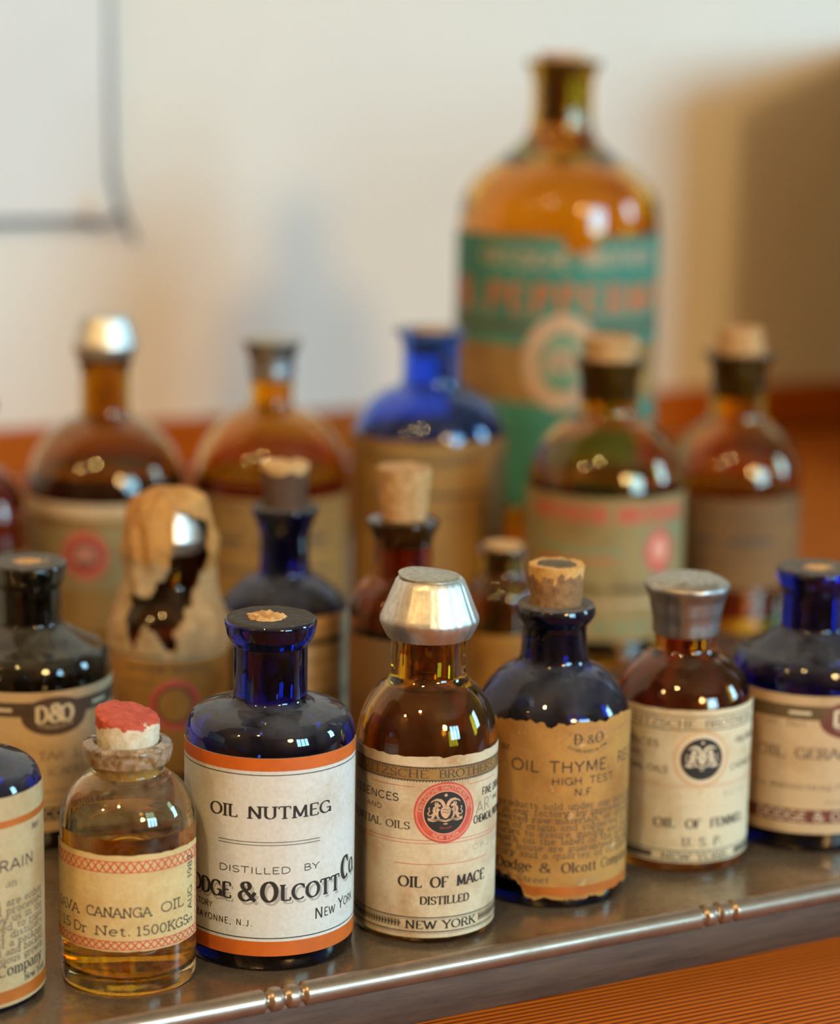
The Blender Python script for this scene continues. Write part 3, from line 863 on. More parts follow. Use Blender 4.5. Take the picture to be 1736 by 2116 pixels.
lb = patch(R, -30, 30, 3.9, 50.6).build('label', 'pap_white', b)
patch(R + .12, -30, 30, 47.6, 50.6, .03).build('orange_band', 'orange', lb)
patch(R + .12, -30, 30, 3.9, 7.4, .03).build('orange_band', 'orange', lb)
p = Print(R, lb)
p.line(-30, 30, 46.7, .22); p.line(-30, 30, 8.2, .25)
p.text('OIL', -14.4, 36.6, 2.75, 'bold', align='l', width=7.0)
p.text('NUTMEG', -4.9, 36.6, 2.75, 'bold', align='l', width=20.0)
p.line(-12.2, 12.1, 31.0, .16); p.line(-12.2, 12.1, 30.3, .16)
p.text('DISTILLED', -12.0, 23.6, 1.5, 'sans', align='l', width=16.8, xs=1.25)
p.text('BY', 7.9, 23.8, 1.5, 'sans', align='l', width=4.1, xs=1.25)
for ink, du, dz_, lf in (('shadow_print', .55, -.75, .15), ('ink', 0, 0, .17)):
    p.text('D', -25.2 + du, 17.2 + dz_, 4.6, 'bold', ink, 'l', .85, lift=lf)
    p.text('ODGE', -20.7 + du, 17.2 + dz_, 3.6, 'bold', ink, 'l', width=11.8, lift=lf)
    p.text('&', -6.9 + du, 17.0 + dz_, 4.4, 'bold', ink, 'l', width=4.0, lift=lf)
    p.text('O', -1.7 + du, 17.0 + dz_, 4.6, 'bold', ink, 'l', .85, lift=lf)
    p.text('LCOTT', 2.6 + du, 17.2 + dz_, 3.6, 'bold', ink, 'l', width=15.8, lift=lf)
    p.text('C', 19.4 + du, 19.0 + dz_, 5.2, 'bold', ink, 'l', .75, lift=lf)
    p.text('O.', 23.2 + du, 19.3 + dz_, 3.4, 'bold', ink, 'l', .8, lift=lf)
p.text('N', 10.9, 11.7, 2.6, 'sans', align='l'); p.text('EW', 13.5, 11.9, 1.9, 'sans', align='l')
p.text('Y', 18.2, 12.2, 2.7, 'sans', align='l'); p.text('ORK', 20.4, 12.5, 1.9, 'sans', align='l')
p.text('FACTORY', -22.5, 14.0, 1.35, 'sans', align='l', width=8.6)
p.text('BAYONNE, N.J.', -19.4, 11.0, 1.45, 'sans', align='l', width=15.6, xs=1.1, track=.3)
p.finish()

# ---- amber "OIL OF MACE" bottle with aluminium cap
def round_sh(R, hs, hn, hl, rn, rl):
    return [(R - .5, 0, 1.6), (R, 2, 1), *dome(R, hs - 1, rn, hn), (rn, hn + 1.5, .8), (rn, hl - 8, .5), (rn + .3, hl - 7.5, .4), (rn + .3, hl - 3.5, .4), (rl, hl - 3, .4), (rl, hl, .6), (6, hl, .3), (5.6, hl - .6)]
def mace_like(x, y, label, mat, cap=True, lean=0.0):
    return make_bottle('amber_bottle', x, y, label, 'bottle', round_sh(16.8, 45.5, 60, 78.5, 8.9, 10.0), 5.4, mat, sh=(61, 50, 15.2), lean=lean)
def alu_cap(root, z0, z1, rb, rt_, tab=True, flute=True, tilt=0.0):
    """flared aluminium cap: fluted cone, turned-in rim, flat top with a torn tab"""
    c = empty('aluminium_cap', (0, 0, 0)); c.parent = root
    def fn(r, z, a):
        k = 0
        if flute and r > rt_ * .9 and z0 + 2 < z < z1 - .3:
            amp = .10 if math.sin(a - R_(20)) > 0 else .03
            k = amp * math.cos(26 * a) + .10 * nz(math.cos(a) * 3, math.sin(a) * 3, z, .3)
        return r + k, z + (tilt * r * math.sin(a) if z > z1 - 3 else 0)
    prof = [(rb - 2.4, z0), (rb - 1.7, z0 - .3), (rb - .5, z0 + 2.0), (rb, z0 + 3.4), (rb, z0 + 4.2)]
    m = 8
    for i in range(1, m + 1):
        t = i / m; prof.append((rb + (rt_ + .5 - rb) * t, z0 + 4.2 + (z1 - .5 - z0 - 4.2) * t))
    prof += [(rt_, z1), (rt_ - .9, z1 + .05), (rt_ - 1.2, z1 - .35), (rt_ * .5, z1 - .3), (0, z1 - .3)]
    lathe(prof, 156, fn).build('cap_skirt', 'alu', c, sharp=30)
    if tab:
        g = Geo(); n = 48
        rr = rt_ - .5
        for z_, k in ((0, 1.0), (.55, 1.02), (.75, .96)):
            for i in range(n):
                a = 2 * PI * i / n
                q = rr * k * (1 + .03 * nz(math.cos(a), math.sin(a), 1, 2))
                x, y = q * math.cos(a), q * math.sin(a) * 1.0
                lift = .9 * max(0, -math.cos(a - R_(-25))) ** 1.5
                g.v.append((x - .3, y, z1 - .1 + z_ + lift * .8))
        g.v.append((-.3, 0, z1 + .55))
        for j in range(2):
            for i in range(n):
                k = (i + 1) % n; g.f.append((j * n + i, j * n + k, (j + 1) * n + k, (j + 1) * n + i))
        for i in range(n): g.f.append((2 * n + i, 2 * n + (i + 1) % n, 3 * n))
        g.f.append(tuple(range(n))[::-1])
        g.build('tear_tab', 'alu_top', c)
    return c
b = mace_like(2.7, 553.1, 'amber bottle with flared aluminium cap and red-sealed OIL OF MACE label', 'amber')
alu_cap(b, 71.0, 84.6, 11.7, 7.6)
liquid(b, 15.3, 2.7, 12, 'brown_oil')
R = 16.85
lb = patch(R, -27, 27, 1.7, 45.8, top=torn(.5, 3.3)).build('label', 'pap_cream', b)
patch(R + .12, -22, 25, 40.1, 43.4, .02).build('heading_band', 'pap_tan', lb)
p = Print(R, lb)
for z_ in (43.3, 40.2):
    p.line(-22, 25, z_, .32, 'ink_soft')
    for k in range(64): p.line(-22 + k * .73, -21.75 + k * .73, z_ - .25, .3, 'ink_soft')
p.text('FRITZSCHE', -19.0, 40.85, 1.85, 'serif', 'ink_soft', 'l', width=19.4)
p.text('BROTHERS,', 3.0, 40.85, 1.85, 'serif', 'ink_soft', 'l', width=17.2)
p.text('INC', 21.0, 40.85, 1.85, 'serif', 'ink_soft', 'l', width=5)
p.line(-14.6, -2.4, 38.6, .13, 'red_ink'); p.line(10.5, 21, 38.6, .13, 'red_ink')
p.text('ESSENCES', -6.4, 34.8, 1.75, 'sans_bold', align='r', width=15.2)
p.text('AND', -13.4, 32.2, 1.15, 'sans', width=5.0)
p.text('ESSENTIAL OILS', -3.6, 28.2, 1.75, 'serif', align='r', width=22.2)
p.text('FINE DRUGS', 15.0, 35.0, 1.8, 'sans_bold', align='l', width=11)
p.text('AND', 19.8, 32.6, 1.05, 'sans', align='l', width=3.4)
p.text('CHEMICAL PRODUCTS', 12.3, 28.6, 1.8, 'sans_bold', align='l', width=15)
p.text("AR'", 13.0, 30.6, 3.0, 'light', 'ink_faint', 'l', slope=.12, lift=.18)
p.line(-24, 26, 25.7, .13, 'red_ink'); p.line(-24, 26, 24.9, .13, 'red_ink')
p.disc(4.7, 32.4, 0, 7.45, 'red_seal', .17)
p.disc(4.7, 32.4, 6.75, 6.95, 'seal_text', .185); p.disc(4.7, 32.4, 5.1, 5.35, 'seal_text', .185)
p.disc(4.7, 32.4, 0, 5.1, 'ink', .19)
crest(p, 4.7, 32.8, 4.9, 'tan_print')
p.ring_text('FRITZSCHE BROTHERS INC', 4.7, 32.4, 5.55, 1.0, 90, 'sans', 'tan_print', xs=1.0)
p.ring_text('NEW YORK', 4.7, 32.4, 6.55, 1.05, -88, 'sans_bold', 'seal_text', inside=True)
p.ring_text('NEW YORK', 4.7, 32.4, 4.0, .45, -88, 'sans', 'red_ink', inside=True, lift=.26)
p.text('082781', 12.0, 22.2, 1.35, 'light', 'ink_faint', 'l', width=12.5)
p.line(-7.2, 17.2, 19.8, .14, 'red_ink')
p.text('OIL', -6.1, 14.2, 2.5, 'bold', align='l', width=5.5)
p.text('OF', 1.5, 14.2, 2.5, 'bold', align='l', width=4.1)
p.text('MACE', 7.9, 14.2, 2.5, 'bold', align='l', width=8.5)
p.text('DISTILLED', 5.2, 10.0, 1.9, 'bold', width=12.2)
for z_ in (6.7, 3.2): p.line(-24, 25, z_, .28, 'ink_soft'); p.line(-24, 25, z_ - .45, .1, 'ink_soft')
for lo, hi in ((-24, -5.3), (14.6, 25)):
    n = int((hi - lo) / .85)
    for k in range(n):
        u = lo + k * .85
        p.curve([(u, 4.2), (u + .42, 5.9)], .22, 'ink_soft'); p.curve([(u, 5.9), (u + .42, 4.2)], .22, 'ink_soft'); p.line(u, u + .7, 5.05, .5, 'ink_soft')
p.text('NEW YORK', 4.6, 3.95, 1.95, 'bold', width=17.6)
p.finish()

# ---- cobalt "OIL THYME" bottle with protruding cork
def thyme_prof(R, hs, hn, hl, rn, rl):
    return [(R - .4, 0, 1.8), (R, 2, 1), (R, hs, 7), (R - 2.6, hs + 5.0, 6), (rn + 5, hn - 1.2, 5), (rn + .5, hn + .6, 2.0), (rn - .2, hl - 6.2, .8), (rn + .1, hl - 5.0, .4), (rl - 1.2, hl - 4.2, .8), (rl, hl - 2.2, 1.0), (rl - .6, hl, .7), (6.6, hl - .2, .4), (6.2, hl - .8)]
b = make_bottle('cobalt_bottle', 33.9, 580.3, 'cobalt bottle with a tall chipped cork and torn brown OIL THYME label', 'bottle', thyme_prof(19.3, 46.5, 57.0, 72.5, 8.0, 10.1), 6.1, 'cobalt', sh=(57, 49, 17.4))
cork_plug(b, 6.4, 6.9, 72.3, 82.4, 'cork_chip', .3, 3.0, 'cork_gray', chip=.9)
grime_ring(b, 6.4, 9.6, 72.45, 'grime_grey')
liquid(b, 17.5, 2.7, 49, 'brown_oil', zs=42.5)
R = 19.35
lb = patch(R, -31, 31, 2.6, 47.2, top=torn(.9, 1.7, .3, [(-.1, 1.6, -1.2)]), bot=torn(.9, 4.7, .35, [(-14, 8.6, 5.2), (20, 5, 1.2)]), step=.3).build('label', 'pap_toast', b)
patch(R + .12, -30, 30, 3.4, 5.7, .03, bot=torn(.5, 4.7, .35, [(-14, 8.6, 5.0)]), top=torn(.15, 8, .3, [(-14, 8.4, 2.6)])).build('orange_band', 'orange_dark', lb)
p = Print(R, lb)
p.text('1 oz.', -10.0, 39.6, 1.7, 'sans_bold', align='r')
p.disc(9.3, 42.0, 2.75, 2.95, 'brown_ring', .155, sx=2.5)
p.curve([(4, 44.6), (8, 45.4), (13, 45.3), (17, 44.2), (21, 44.6), (26, 45.6)], .9, 'brown_ring', .15)
for ch, u in (('D', 5.5), ('&', 9.0), ('O', 11.2)):
    p.text(ch, u, 41.9, 2.6 if ch != '&' else 2.1, 'fancy', 'ink_soft', 'l', .95, lift=.19)
p.line(5.0, 8.4, 43.2, .1, lift=.19); p.line(10.9, 13.9, 43.2, .1, lift=.19)
p.ring_text('ESTABLISHED IN 1798', 9.3, 50.2, 10.6, .8, -90, 'sans_bold', 'ink_soft', inside=True, lift=.19, track=.15)
p.text('OIL', -9.8, 34.9, 2.75, 'sans', align='l', width=7.0, xs=1.1)
p.text('THYME.', -.4, 34.9, 2.75, 'sans', align='l', width=16.4, xs=1.1)
p.text('RECT.', 19.0, 35.3, 2.7, 'sans', align='l', width=12)
p.text('HIGH', .3, 31.8, 1.75, 'sans_bold', align='l', width=7.6)
p.text('TEST', 9.9, 31.8, 1.75, 'sans_bold', align='l', width=7.4)
p.text('N.F.', 8.6, 28.9, 1.75, 'sans_bold', width=5.2)
block = ['These products sold under our label are', 'packed in our factory, by improved meth', 'fully selected raw materials, or obtained', 'countries of origin and subjected in our', 'laboratories to assure quality and purity', 'trade-mark on the label of the product', 'any of the house are guaranteed through', 'a century and a quarter of continuous']
for i, t in enumerate(block):
    p.text(t, -21.5 + (1.0 if i == 7 else 0), 25.6 - i * 1.79, 1.5, 'type', 'ink_soft', 'l', width=50, jitter=.03)
p.text('Dodge', -13.6, 9.5, 2.5, 'serif', 'ink', 'l', width=9.6); p.text('&', -1.9, 9.4, 2.4, 'serif', 'ink', 'l', width=2.7)
p.text('Olcott', 3.4, 9.4, 2.5, 'serif', 'ink', 'l', width=9.2); p.text('Company', 14.2, 9.5, 2.5, 'roman', 'ink', 'l', width=12)
p.text('Varick Street', .4, 6.7, 1.55, 'serif', 'ink_soft', 'r', width=17.5)
p.text('5091', 6.7, 6.2, 1.5, 'light', 'ink_faint', 'l', width=7.9)
p.finish()

# ---- clear vial "JAVA CANANGA OIL"
prof = [(14.8, 0, 1.6), (15.2, 2, 1), *dome(15.3, 36.0, 8.2, 47.2, 3), (8.3, 48.0, .4), (8.3, 49.4, .6), (9.3, 50.4, .7), (10.0, 52.6, 1.2), (9.8, 54.4, .7), (7.6, 54.6, .4), (7.0, 54.0)]
b = make_bottle('clear_vial', -64.0, 516.5, 'small clear vial of golden oil with a red-topped cork and typed CANANGA OIL label', 'bottle', prof, 6.9, 'clear', wall=1.5, base=3.2, sh=(48, 41, 13.7))
liquid(b, 13.78, 3.15, 36.4, 'oil', 'golden_oil')
# broken chalky cork with a red stained, sloping top
def fn(r, z, a):
    k = .35 * nz(r * math.cos(a), r * math.sin(a), z, .7) + .25 * nz(r * math.cos(a), r * math.sin(a), z, 1.9)
    if z > 54: z = z + (z - 54.2) / 6.0 * (-.16 * r * math.sin(a) + .14 * r * math.cos(a) * -1)
    return (r + k if r > .5 else r), z + (k if z > 58 else 0)
g = lathe([(0, 47), (6.8, 47), (6.8, 54.2)] + [(6.9 + .25 * i / 6, 54.2 + i) for i in range(1, 7)] + [(6.6, 60.7), (5.2, 60.9), (3.4, 60.9), (1.7, 61.0), (0, 61.0)], 56, fn)
ck = g.build('cork', 'cork_redtop', b)
lathe(fillet([(9.35, 50.3), (10.06, 52.6, 1.2), (9.9, 54.35, .6), (7.7, 54.75)]), 72).build('chalky_residue', 'clear_lip', b)
R = 15.38
lb = patch(R, -24, 20.5, 10.9, 33.0, top=torn(.25, 6.3), bot=torn(.15, 2.1)).build('label', 'pap_oil', b)
p = Print(R, lb)
for z_ in (30.4, 12.3):
    hh = 1.25 if z_ > 20 else .95
    p.line(-24, 20.5, z_ + hh, .2, 'red_ink'); p.line(-24, 20.5, z_ - hh, .2, 'red_ink')
    n = int(44.5 / 1.75)
    for k in range(n + 1):
        u = -24 + k * 1.75
        p.curve([(u, z_ - hh), (min(u + 1.75, 20.5), z_ + hh)], .30, 'red_ink'); p.curve([(u, z_ + hh), (min(u + 1.75, 20.5), z_ - hh)], .30, 'red_ink')
n = int(17 / 1.6)
for k in range(n):
    z_ = 13.4 + k * 1.6
    p.curve([(19.0, z_), (20.4, z_ + 1.6)], .28, 'red_ink'); p.curve([(20.4, z_), (19.0, z_ + 1.6)], .28, 'red_ink')
p.text('JAVA', -12.0, 18.7, 2.15, 'type', 'ink_soft', 'r', width=8.2, jitter=.04)
p.text('CANANGA', -9.7, 18.9, 2.15, 'type', 'ink_soft', 'l', width=14.7, jitter=.04)
p.text('OIL', 7.3, 19.3, 2.15, 'type', 'ink_soft', 'l', width=6.4, jitter=.04)
p.text('15', -14.7, 14.7, 2.1, 'type', 'ink_soft', 'r', width=3.6)
p.text('Dr', -13.6, 14.6, 2.1, 'type', 'ink_soft', 'l', width=4.0)
p.text('Net.', -7.6, 14.6, 2.1, 'type', 'ink_soft', 'l', width=8.2)
p.text('1500KGS.', 1.7, 14.6, 2.1, 'type', 'ink_soft', 'l', width=14.6)
p.text('3. AUG. 1982', 17.3, 14.4, 1.9, 'sans_bold', 'ink_soft', 'l', width=15.9, rot=PI / 2)
p.finish()

# ---- amber "OIL OF FENNEL" bottle with lead capsule
prof = [(17.3, 0, 1.6), (17.8, 2, 1), *dome(17.85, 40.0, 7.9, 54.2), (7.9, 55.6, .8), (7.9, 60, .5), (8.0, 64, .5), (8.8, 68, .5), (9.4, 70.6, .5), (9.2, 71.4, .5), (6, 71.4, .3), (5.4, 70.9)]
b = make_bottle('amber_bottle', 69.1, 605.9, 'amber bottle with grey lead capsule and cream OIL OF FENNEL label', 'bottle', prof, 5.2, 'amber_red', sh=(55, 46, 16.2))
def leadcapsule(root, prof, crimps=9, amp=.25):
    def fn(r, z, a):
        k = 0
        if r > 3:
            k = amp * .6 * nz(math.cos(a) * 2, math.sin(a) * 2, z * .3, 1.0)
            if z < prof[-1][1] - 5: k += amp * (abs(math.sin(crimps * a / 2 + .6 * nz(math.cos(a), math.sin(a), 0, 2))) ** 6) * -1.0
        else: k = 0
        return r + k, z + .25 * nz(r * math.cos(a), r * math.sin(a), 0, .5)
    o = lathe(fillet(prof, 4), 96, fn).build('lead_capsule', 'lead', root, sharp=60)
    o.data.materials.append(M['lead_top'])
    zt = prof[-1][1]
    for q in o.data.polygons:
        if q.center.z > (zt - 2.2) * MM and q.normal.z > .6: q.material_index = 1
    return o
leadcapsule(b, [(8.1, 59.2), (8.5, 59.4, .3), (8.6, 62.5, .5), (9.0, 64.5, .5), (9.2, 65.0, .4), (9.7, 68.4, .5), (10.9, 71.0, .6), (10.9, 72.2, .7), (8.5, 73.9, 2), (5, 74.3, 2), (0, 74.5)])
R = 17.9
lb = patch(R, -28, 28, 2.9, 43.3, top=torn(.15, 3.9)).build('label', 'pap_ivory', b)
p = Print(R, lb)
for z_ in (41.6, 38.1): p.line(-26, 27, z_, .26, 'ink_soft')
p.text('FRITZSCHE', -15.5, 38.8, 2.0, 'serif', 'ink_soft', 'l', width=19.0); p.text('BROTHERS', 6.0, 38.8, 2.0, 'serif', 'ink_soft', 'l', width=17.0)
p.text('ESSENCES', -5.6, 33.3, 1.6, 'sans', 'ink_soft', 'r', width=14); p.text('AND', -13, 30.5, 1.1, 'sans', 'ink_soft', width=4.5)
p.text('ESSENTIAL OILS', -3.0, 26.8, 1.6, 'sans_bold', 'ink_soft', 'r', width=20)
p.text('FINE DRUGS', 15.5, 33.6, 1.6, 'sans', 'ink_soft', 'l', width=10); p.text('CHEMICAL', 14, 26.8, 1.6, 'sans_bold', 'ink_soft', 'l', width=12)
p.disc(5.6, 30.5, 0, 7.6, 'tan_ring', .16); p.disc(5.6, 30.5, 0, 6.6, 'cream_print', .165); p.disc(5.6, 30.5, 0, 5.5, 'ink', .18)
crest(p, 5.6, 30.9, 5.0, 'cream_print')
p.line(-25, 27, 23.6, .1, 'red_ink'); p.line(-25, 27, 23.0, .1, 'red_ink')
p.text('82791', 12, 20.2, 1.3, 'light', 'ink_faint', 'l', width=9); p.line(-6, 18, 17.8, .1, 'tan_ring')
p.text('OIL', -6.2, 12.3, 2.3, 'bold', 'ink', 'l', width=5.6); p.text('OF', 2.0, 12.3, 2.3, 'bold', 'ink', 'l', width=4.0); p.text('FENNEL', 8.6, 12.3, 2.3, 'bold', 'ink', 'l', width=11.2)
p.text('U. S. P.', 6.8, 7.4, 2.2, 'serif', 'ink', width=11.0)
for z_ in (6.1, 3.4): p.line(-26, 27, z_, .3, 'ink_soft')
p.line(-26, -6.4, 4.7, 1.5, 'ink_soft'); p.line(16.8, 27, 4.7, 1.5, 'ink_soft')
p.text('NEW YORK', 5.2, 3.8, 1.7, 'bold', 'ink_soft', width=18)
p.finish()

# ---- geranium and tar: the two banded-label bottles at the ends of the second rank
def banded(x, y, label, mat, uc, band_ink, emb_ink, title, subs, foot, foot_ink, foot_u):
    b = make_bottle('squat_bottle', x, y, label, 'bottle', squat(21.4, 48.6, 55.6, 72.3, 8.6, 10.4), 6.0, mat, sh=(56, 47, 19.4))
    R = 21.45
    lb = patch(R, -34, 34, 5.3, 42.6).build('label', 'pap_peach', b)
    patch(R + .12, -34, 34, 36.2, 40.0, .03).build('dark_band', band_ink, lb)
    patch(R + .12, -34, 34, 8.2, 11.8, .03).build('maroon_band', foot_ink, lb)
    p = Print(R, lb)
    p.disc(uc, 36.1, 0, 5.1, emb_ink, .17, sx=1.75)
    for m in (-1, 1):
        p.line(uc + m * 11.2, uc + m * 17.0, 38.0, .9, 'cream_print', lift=.17)
    for ch, u in (('D', -5.2), ('&', -1.6), ('O', 1.4)):
        p.text(ch, uc + u, 34.6, 4.2 if ch != '&' else 4.6, 'fat', 'cream_print', 'l', .9, lift=.19)
    p.ring_text('ESTABLISHED IN 1798', uc, 46.5, 13.6, .7, -90, 'sans', 'cream_print', inside=True, lift=.19)
    for (t, u, z, h, st, w, al) in title: p.text(t, u, z, h, st, 'ink_soft', al, width=w)
    for (t, u, z, h, st, w, al) in subs: p.text(t, u, z, h, st, 'ink_soft', al, width=w)
    p.text(foot, foot_u, 8.9, 2.3, 'sans_bold', 'cream_print', 'l', width=44, lift=.19)
    p.finish()
    return b
b = banded(105.4, 627.1, 'cobalt bottle at the right edge of the picture with banded OIL GERANIUM label', 'cobalt', 12.0, 'olive', 'maroon',
           [('OIL', -13.6, 25.6, 2.8, 'serif', 8.0, 'l'), ('GERANIUM', -2.8, 25.8, 2.8, 'serif', 23, 'l')],
           [('1 oz. Net', -13.4, 34.3, 1.5, 'roman', 13.0, 'l'), ('For Manufacturing Purposes', -13.8, 17.4, 1.5, 'roman', 32, 'l'), ('Distilled by', 5.5, 13.4, 1.1, 'roman', 12, 'l')],
           'DODGE & OLCOTT CO.', 'maroon', -12.5)
broken_cork(b, 5.0, 72.35, 'cork_pale', 5.0, (.6, -.6), .4, (3.4, 9.9, 72.3, 'grime_grey'))
liquid(b, 19.5, 2.7, 40, 'brown_oil')
b = banded(-102.1, 616.1, 'dark grey-black bottle at the left edge with brown oval D and O crest, TAR label', 'black_glass', 6.6, 'brown_band', 'brown_band',
           [('OIL', -8.4, 24.4, 2.3, 'roman', 6.6, 'l'), ('TAR', 1.9, 24.5, 2.3, 'roman', 6.9, 'l'), ('L', 11.6, 24.5, 2.3, 'roman', 1.6, 'l')],
           [('(CADE)', 4.4, 20.3, 2.0, 'roman', 10.4, 'l'), ('For Manufacturing Use', -9.5, 15.6, 1.4, 'roman', 28, 'l'), ('Distilled by', 2, 13.0, 1.0, 'roman', 9, 'l')],
           'DODGE & OLCOTT CO.', 'brown_band', -22)
broken_cork(b, 5.2, 72.35, 'cork_pale', 9.0, (.4, -.4), .5, (3.4, 9.9, 72.3, 'grime_grey'))
liquid(b, 19.5, 2.7, 41, 'brown_oil')

# ---- cobalt bottle cut by the left edge, "...GRAIN"
b = make_bottle('cobalt_bottle', -101.2, 506.0, 'cobalt bottle nearest the camera, cut by the lower left edge, with brown text label', 'bottle', squat(19.6, 50.2, 55.4, 74.5), 5.6, 'cobalt', sh=(56, 48, 17.8))
broken_cork(b, 5.0, 74.45, 'cork_pale', 7.0, (0, 0), .5, (3.4, 10.3, 74.5))
liquid(b, 17.9, 2.7, 49, 'brown_oil', zs=41.5)
R = 19.65
lb = patch(R, -31, 30, 1.6, 48.8, top=torn(.2, 2.9)).build('label', 'pap_drab', b)
patch(R + .12, -31, 30, 42.0, 43.6, .03).build('orange_band', 'orange_dark', lb)
patch(R + .12, -31, 30, 2.4, 5.2, .03).build('orange_band', 'orange_dark', lb)
p = Print(R, lb)
p.text('Net', 20, 39.5, 1.5, 'sans_bold', 'ink_soft', 'l')
p.text('RAIN', 20.2, 32.2, 2.5, 'sans', 'ink', 'r', width=10.4)
p.text('an', 14.5, 28.6, 1.7, 'roman', 'ink_soft', 'r', width=3)
for i, t in enumerate(['the oils sold under our label are either', 'produced in our factory and processed', 'fully selected and obtained by us in the', 'countries of origin submitted to rigid', 'tests in our laboratories of distillers', 'the trade-mark on the label of a package', 'any one of the house is packed and backed', 'a century and a quarter continuous growth']):
    p.text(t, 24.5, 24.4 - i * 1.85, 1.5, 'type', 'ink_soft', 'r', width=52, jitter=.03)
p.text('Dodge & Olcott Company', 23.8, 8.6, 2.5, 'serif', 'ink', 'r', width=42)
p.text('New York', 25.5, 6.0, 1.5, 'serif', 'ink_soft', 'r', width=9)
p.finish()

#==================================================================== MIDDLE ROW
# ---- amber bottle whose cap is wrapped in torn parchment
b = make_bottle('amber_bottle', -71.4, 675.0, 'amber bottle with torn crumpled parchment tied over its metal cap', 'bottle', round_sh(16.8, 38.2, 52, 72.0, 8.6, 9.6), 5.4, 'amber_red', sh=(53, 43, 15.2))
alu_cap(b, 63.5, 76.4, 11.6, 8.2, tab=False, flute=False)
liquid(b, 15.3, 2.7, 34, 'brown_oil')
R = 16.85
lb = patch(R, -27, 27, 1.7, 37.6, top=torn(.3, 9.1)).build('label', 'pap_brown', b)
patch(R + .12, -27, 27, 34.4, 37.2, .03).build('pale_band', 'tan_ring', lb)
p = Print(R, lb)
p.text('FRITZSCHE', -13, 31.2, 1.7, 'serif', 'ink_soft', 'l', width=12); p.text('BROTHERS', .8, 31.2, 1.7, 'serif', 'ink_soft', 'l', width=12)
p.text('ESSENCES', -5, 27.2, 1.4, 'sans', 'ink_soft', 'r', width=9); p.text('FINE', 10, 28.8, 1.4, 'sans', 'ink_soft', 'l', width=5)
p.disc(1.6, 21.7, 5.6, 7.4, 'red_seal', .16); p.disc(1.6, 21.7, 4.9, 5.6, 'ink', .17)
p.finish()
# parchment: a draped skirt over the cap and neck with torn windows
def wrapgeo():
    g = Geo(); na, nzr = 120, 64; idx = {}
    def rad(z):
        pts = [(80.5, 2.5), (79.6, 6.5), (78, 9.4), (72, 12.0), (67, 13.0), (62, 12.8), (54, 12.6), (49, 14.0), (45, 16.0), (41, 17.2), (37, 17.4), (34.5, 17.5)]
        for (z1, r1), (z2, r2) in zip(pts[:-1], pts[1:]):
            if z <= z1 and z >= z2: return r1 + (r2 - r1) * (z1 - z) / (z1 - z2)
        return 2.5
    for j in range(nzr + 1):
        z = 80.5 - (80.5 - 35.5) * j / nzr
        for i in range(na):
            a = 2 * PI * i / na - PI
            fold = .9 * (abs(math.sin(5.5 * a + 1.2 * nz(math.cos(a), math.sin(a), z * .05, 1.3)))) ** 2 * min(1, j / 10)
            k = 1.9 * nz(math.cos(a) * 3, math.sin(a) * 3, z * .22, .8) + 1.1 * abs(nz(math.cos(a) * 7, math.sin(a) * 7, z * .35, .8))
            r = rad(z) + fold * (.5 if z > 40 else .15) + k * (.75 if z > 42 else .15)
            r = max(r, rad(z) - .2) if z < 78 else r
            idx[j, i] = len(g.v); g.v.append((r * math.sin(a), -r * math.cos(a), z + .5 * k * (j < 10)))
    def hole(z, a):
        d = math.degrees(a) + 7 * nz(math.cos(a) * 4, math.sin(a) * 4, z * .25, 1.0)
        zz = z + 1.8 * nz(math.cos(a) * 6, math.sin(a) * 6, 3, 1.0)
        if 66.5 < zz < 75.5: return 6 < d < 58 - max(0, zz - 72) * 8            # bare metal of the cap
        if 60.5 < zz <= 66.5: return 2 < d < 54
        if 52 < zz <= 60.5: return -26 + (zz - 52) * 3.2 < d < 30 + (zz - 52) * 2.6
        if 45.5 < zz <= 52: return -50 < d < 8 + (zz - 45.5) * 3.2
        if zz <= 45.5: return (-48 + (45.5 - zz) * 1.4 < d < -24 - (45.5 - zz) * 1.0) or (-20 + (45.5 - zz) * 1.8 < d < 8 - (45.5 - zz) * .8)
        return False
    for j in range(nzr):
        for i in range(na):
            z = 80.5 - 45.0 * (j + .5) / nzr; a = 2 * PI * (i + .5) / na - PI
            if hole(z, a): continue
            k = (i + 1) % na
            g.f.append((idx[j, i], idx[j + 1, i], idx[j + 1, k], idx[j, k]))
    g.v.append((0, 0, 81.2)); c = len(g.v) - 1
    for i in range(na): g.f.append((c, idx[0, i], idx[0, (i + 1) % na]))
    return g
w = wrapgeo().build('parchment_wrap', 'wrap', b, sharp=180)
w.data.materials.append(M['wrap_pale'])
for q in w.data.polygons:
    c = q.center / MM
    if c.z < 62 + 4 * nz(c.x, c.y, c.z, .2) - .25 * c.x: q.material_index = 1
sd = w.modifiers.new('thickness', 'SOLIDIFY'); sd.thickness = .00015; sd.offset = 1
# ---- cobalt bottle with a long dark cork
b = make_bottle('cobalt_bottle', -39.6, 695.0, 'dusty cobalt bottle with a long dark cork, just behind the nutmeg bottle', 'bottle',
                [(19.0, 0, 1.8), (19.4, 2, 1), (19.4, 40.5, 7), (17.6, 45.6, 6), (12.0, 50.4, 4), (7.7, 51.8, 1.4), (7.2, 58, 3), (7.3, 65, 3), (9.6, 70.2, 1.4), (10.1, 71.6, .5), (9.7, 72.4, .5), (6.6, 72.3, .3), (6.2, 71.8)], 6.0, 'cobalt', sh=(52, 44, 17.6))
cork_plug(b, 6.1, 7.0, 72.2, 85.3, 'cork_barktop', .25, 11.0, chip=1.6)
grime_ring(b, 6.4, 9.5, 72.4, 'grime_grey')
liquid(b, 17.7, 2.7, 36, 'brown_oil')
R = 19.45
lb = patch(R, -30, 30, 3.5, 43.0).build('label', 'pap_peach', b)
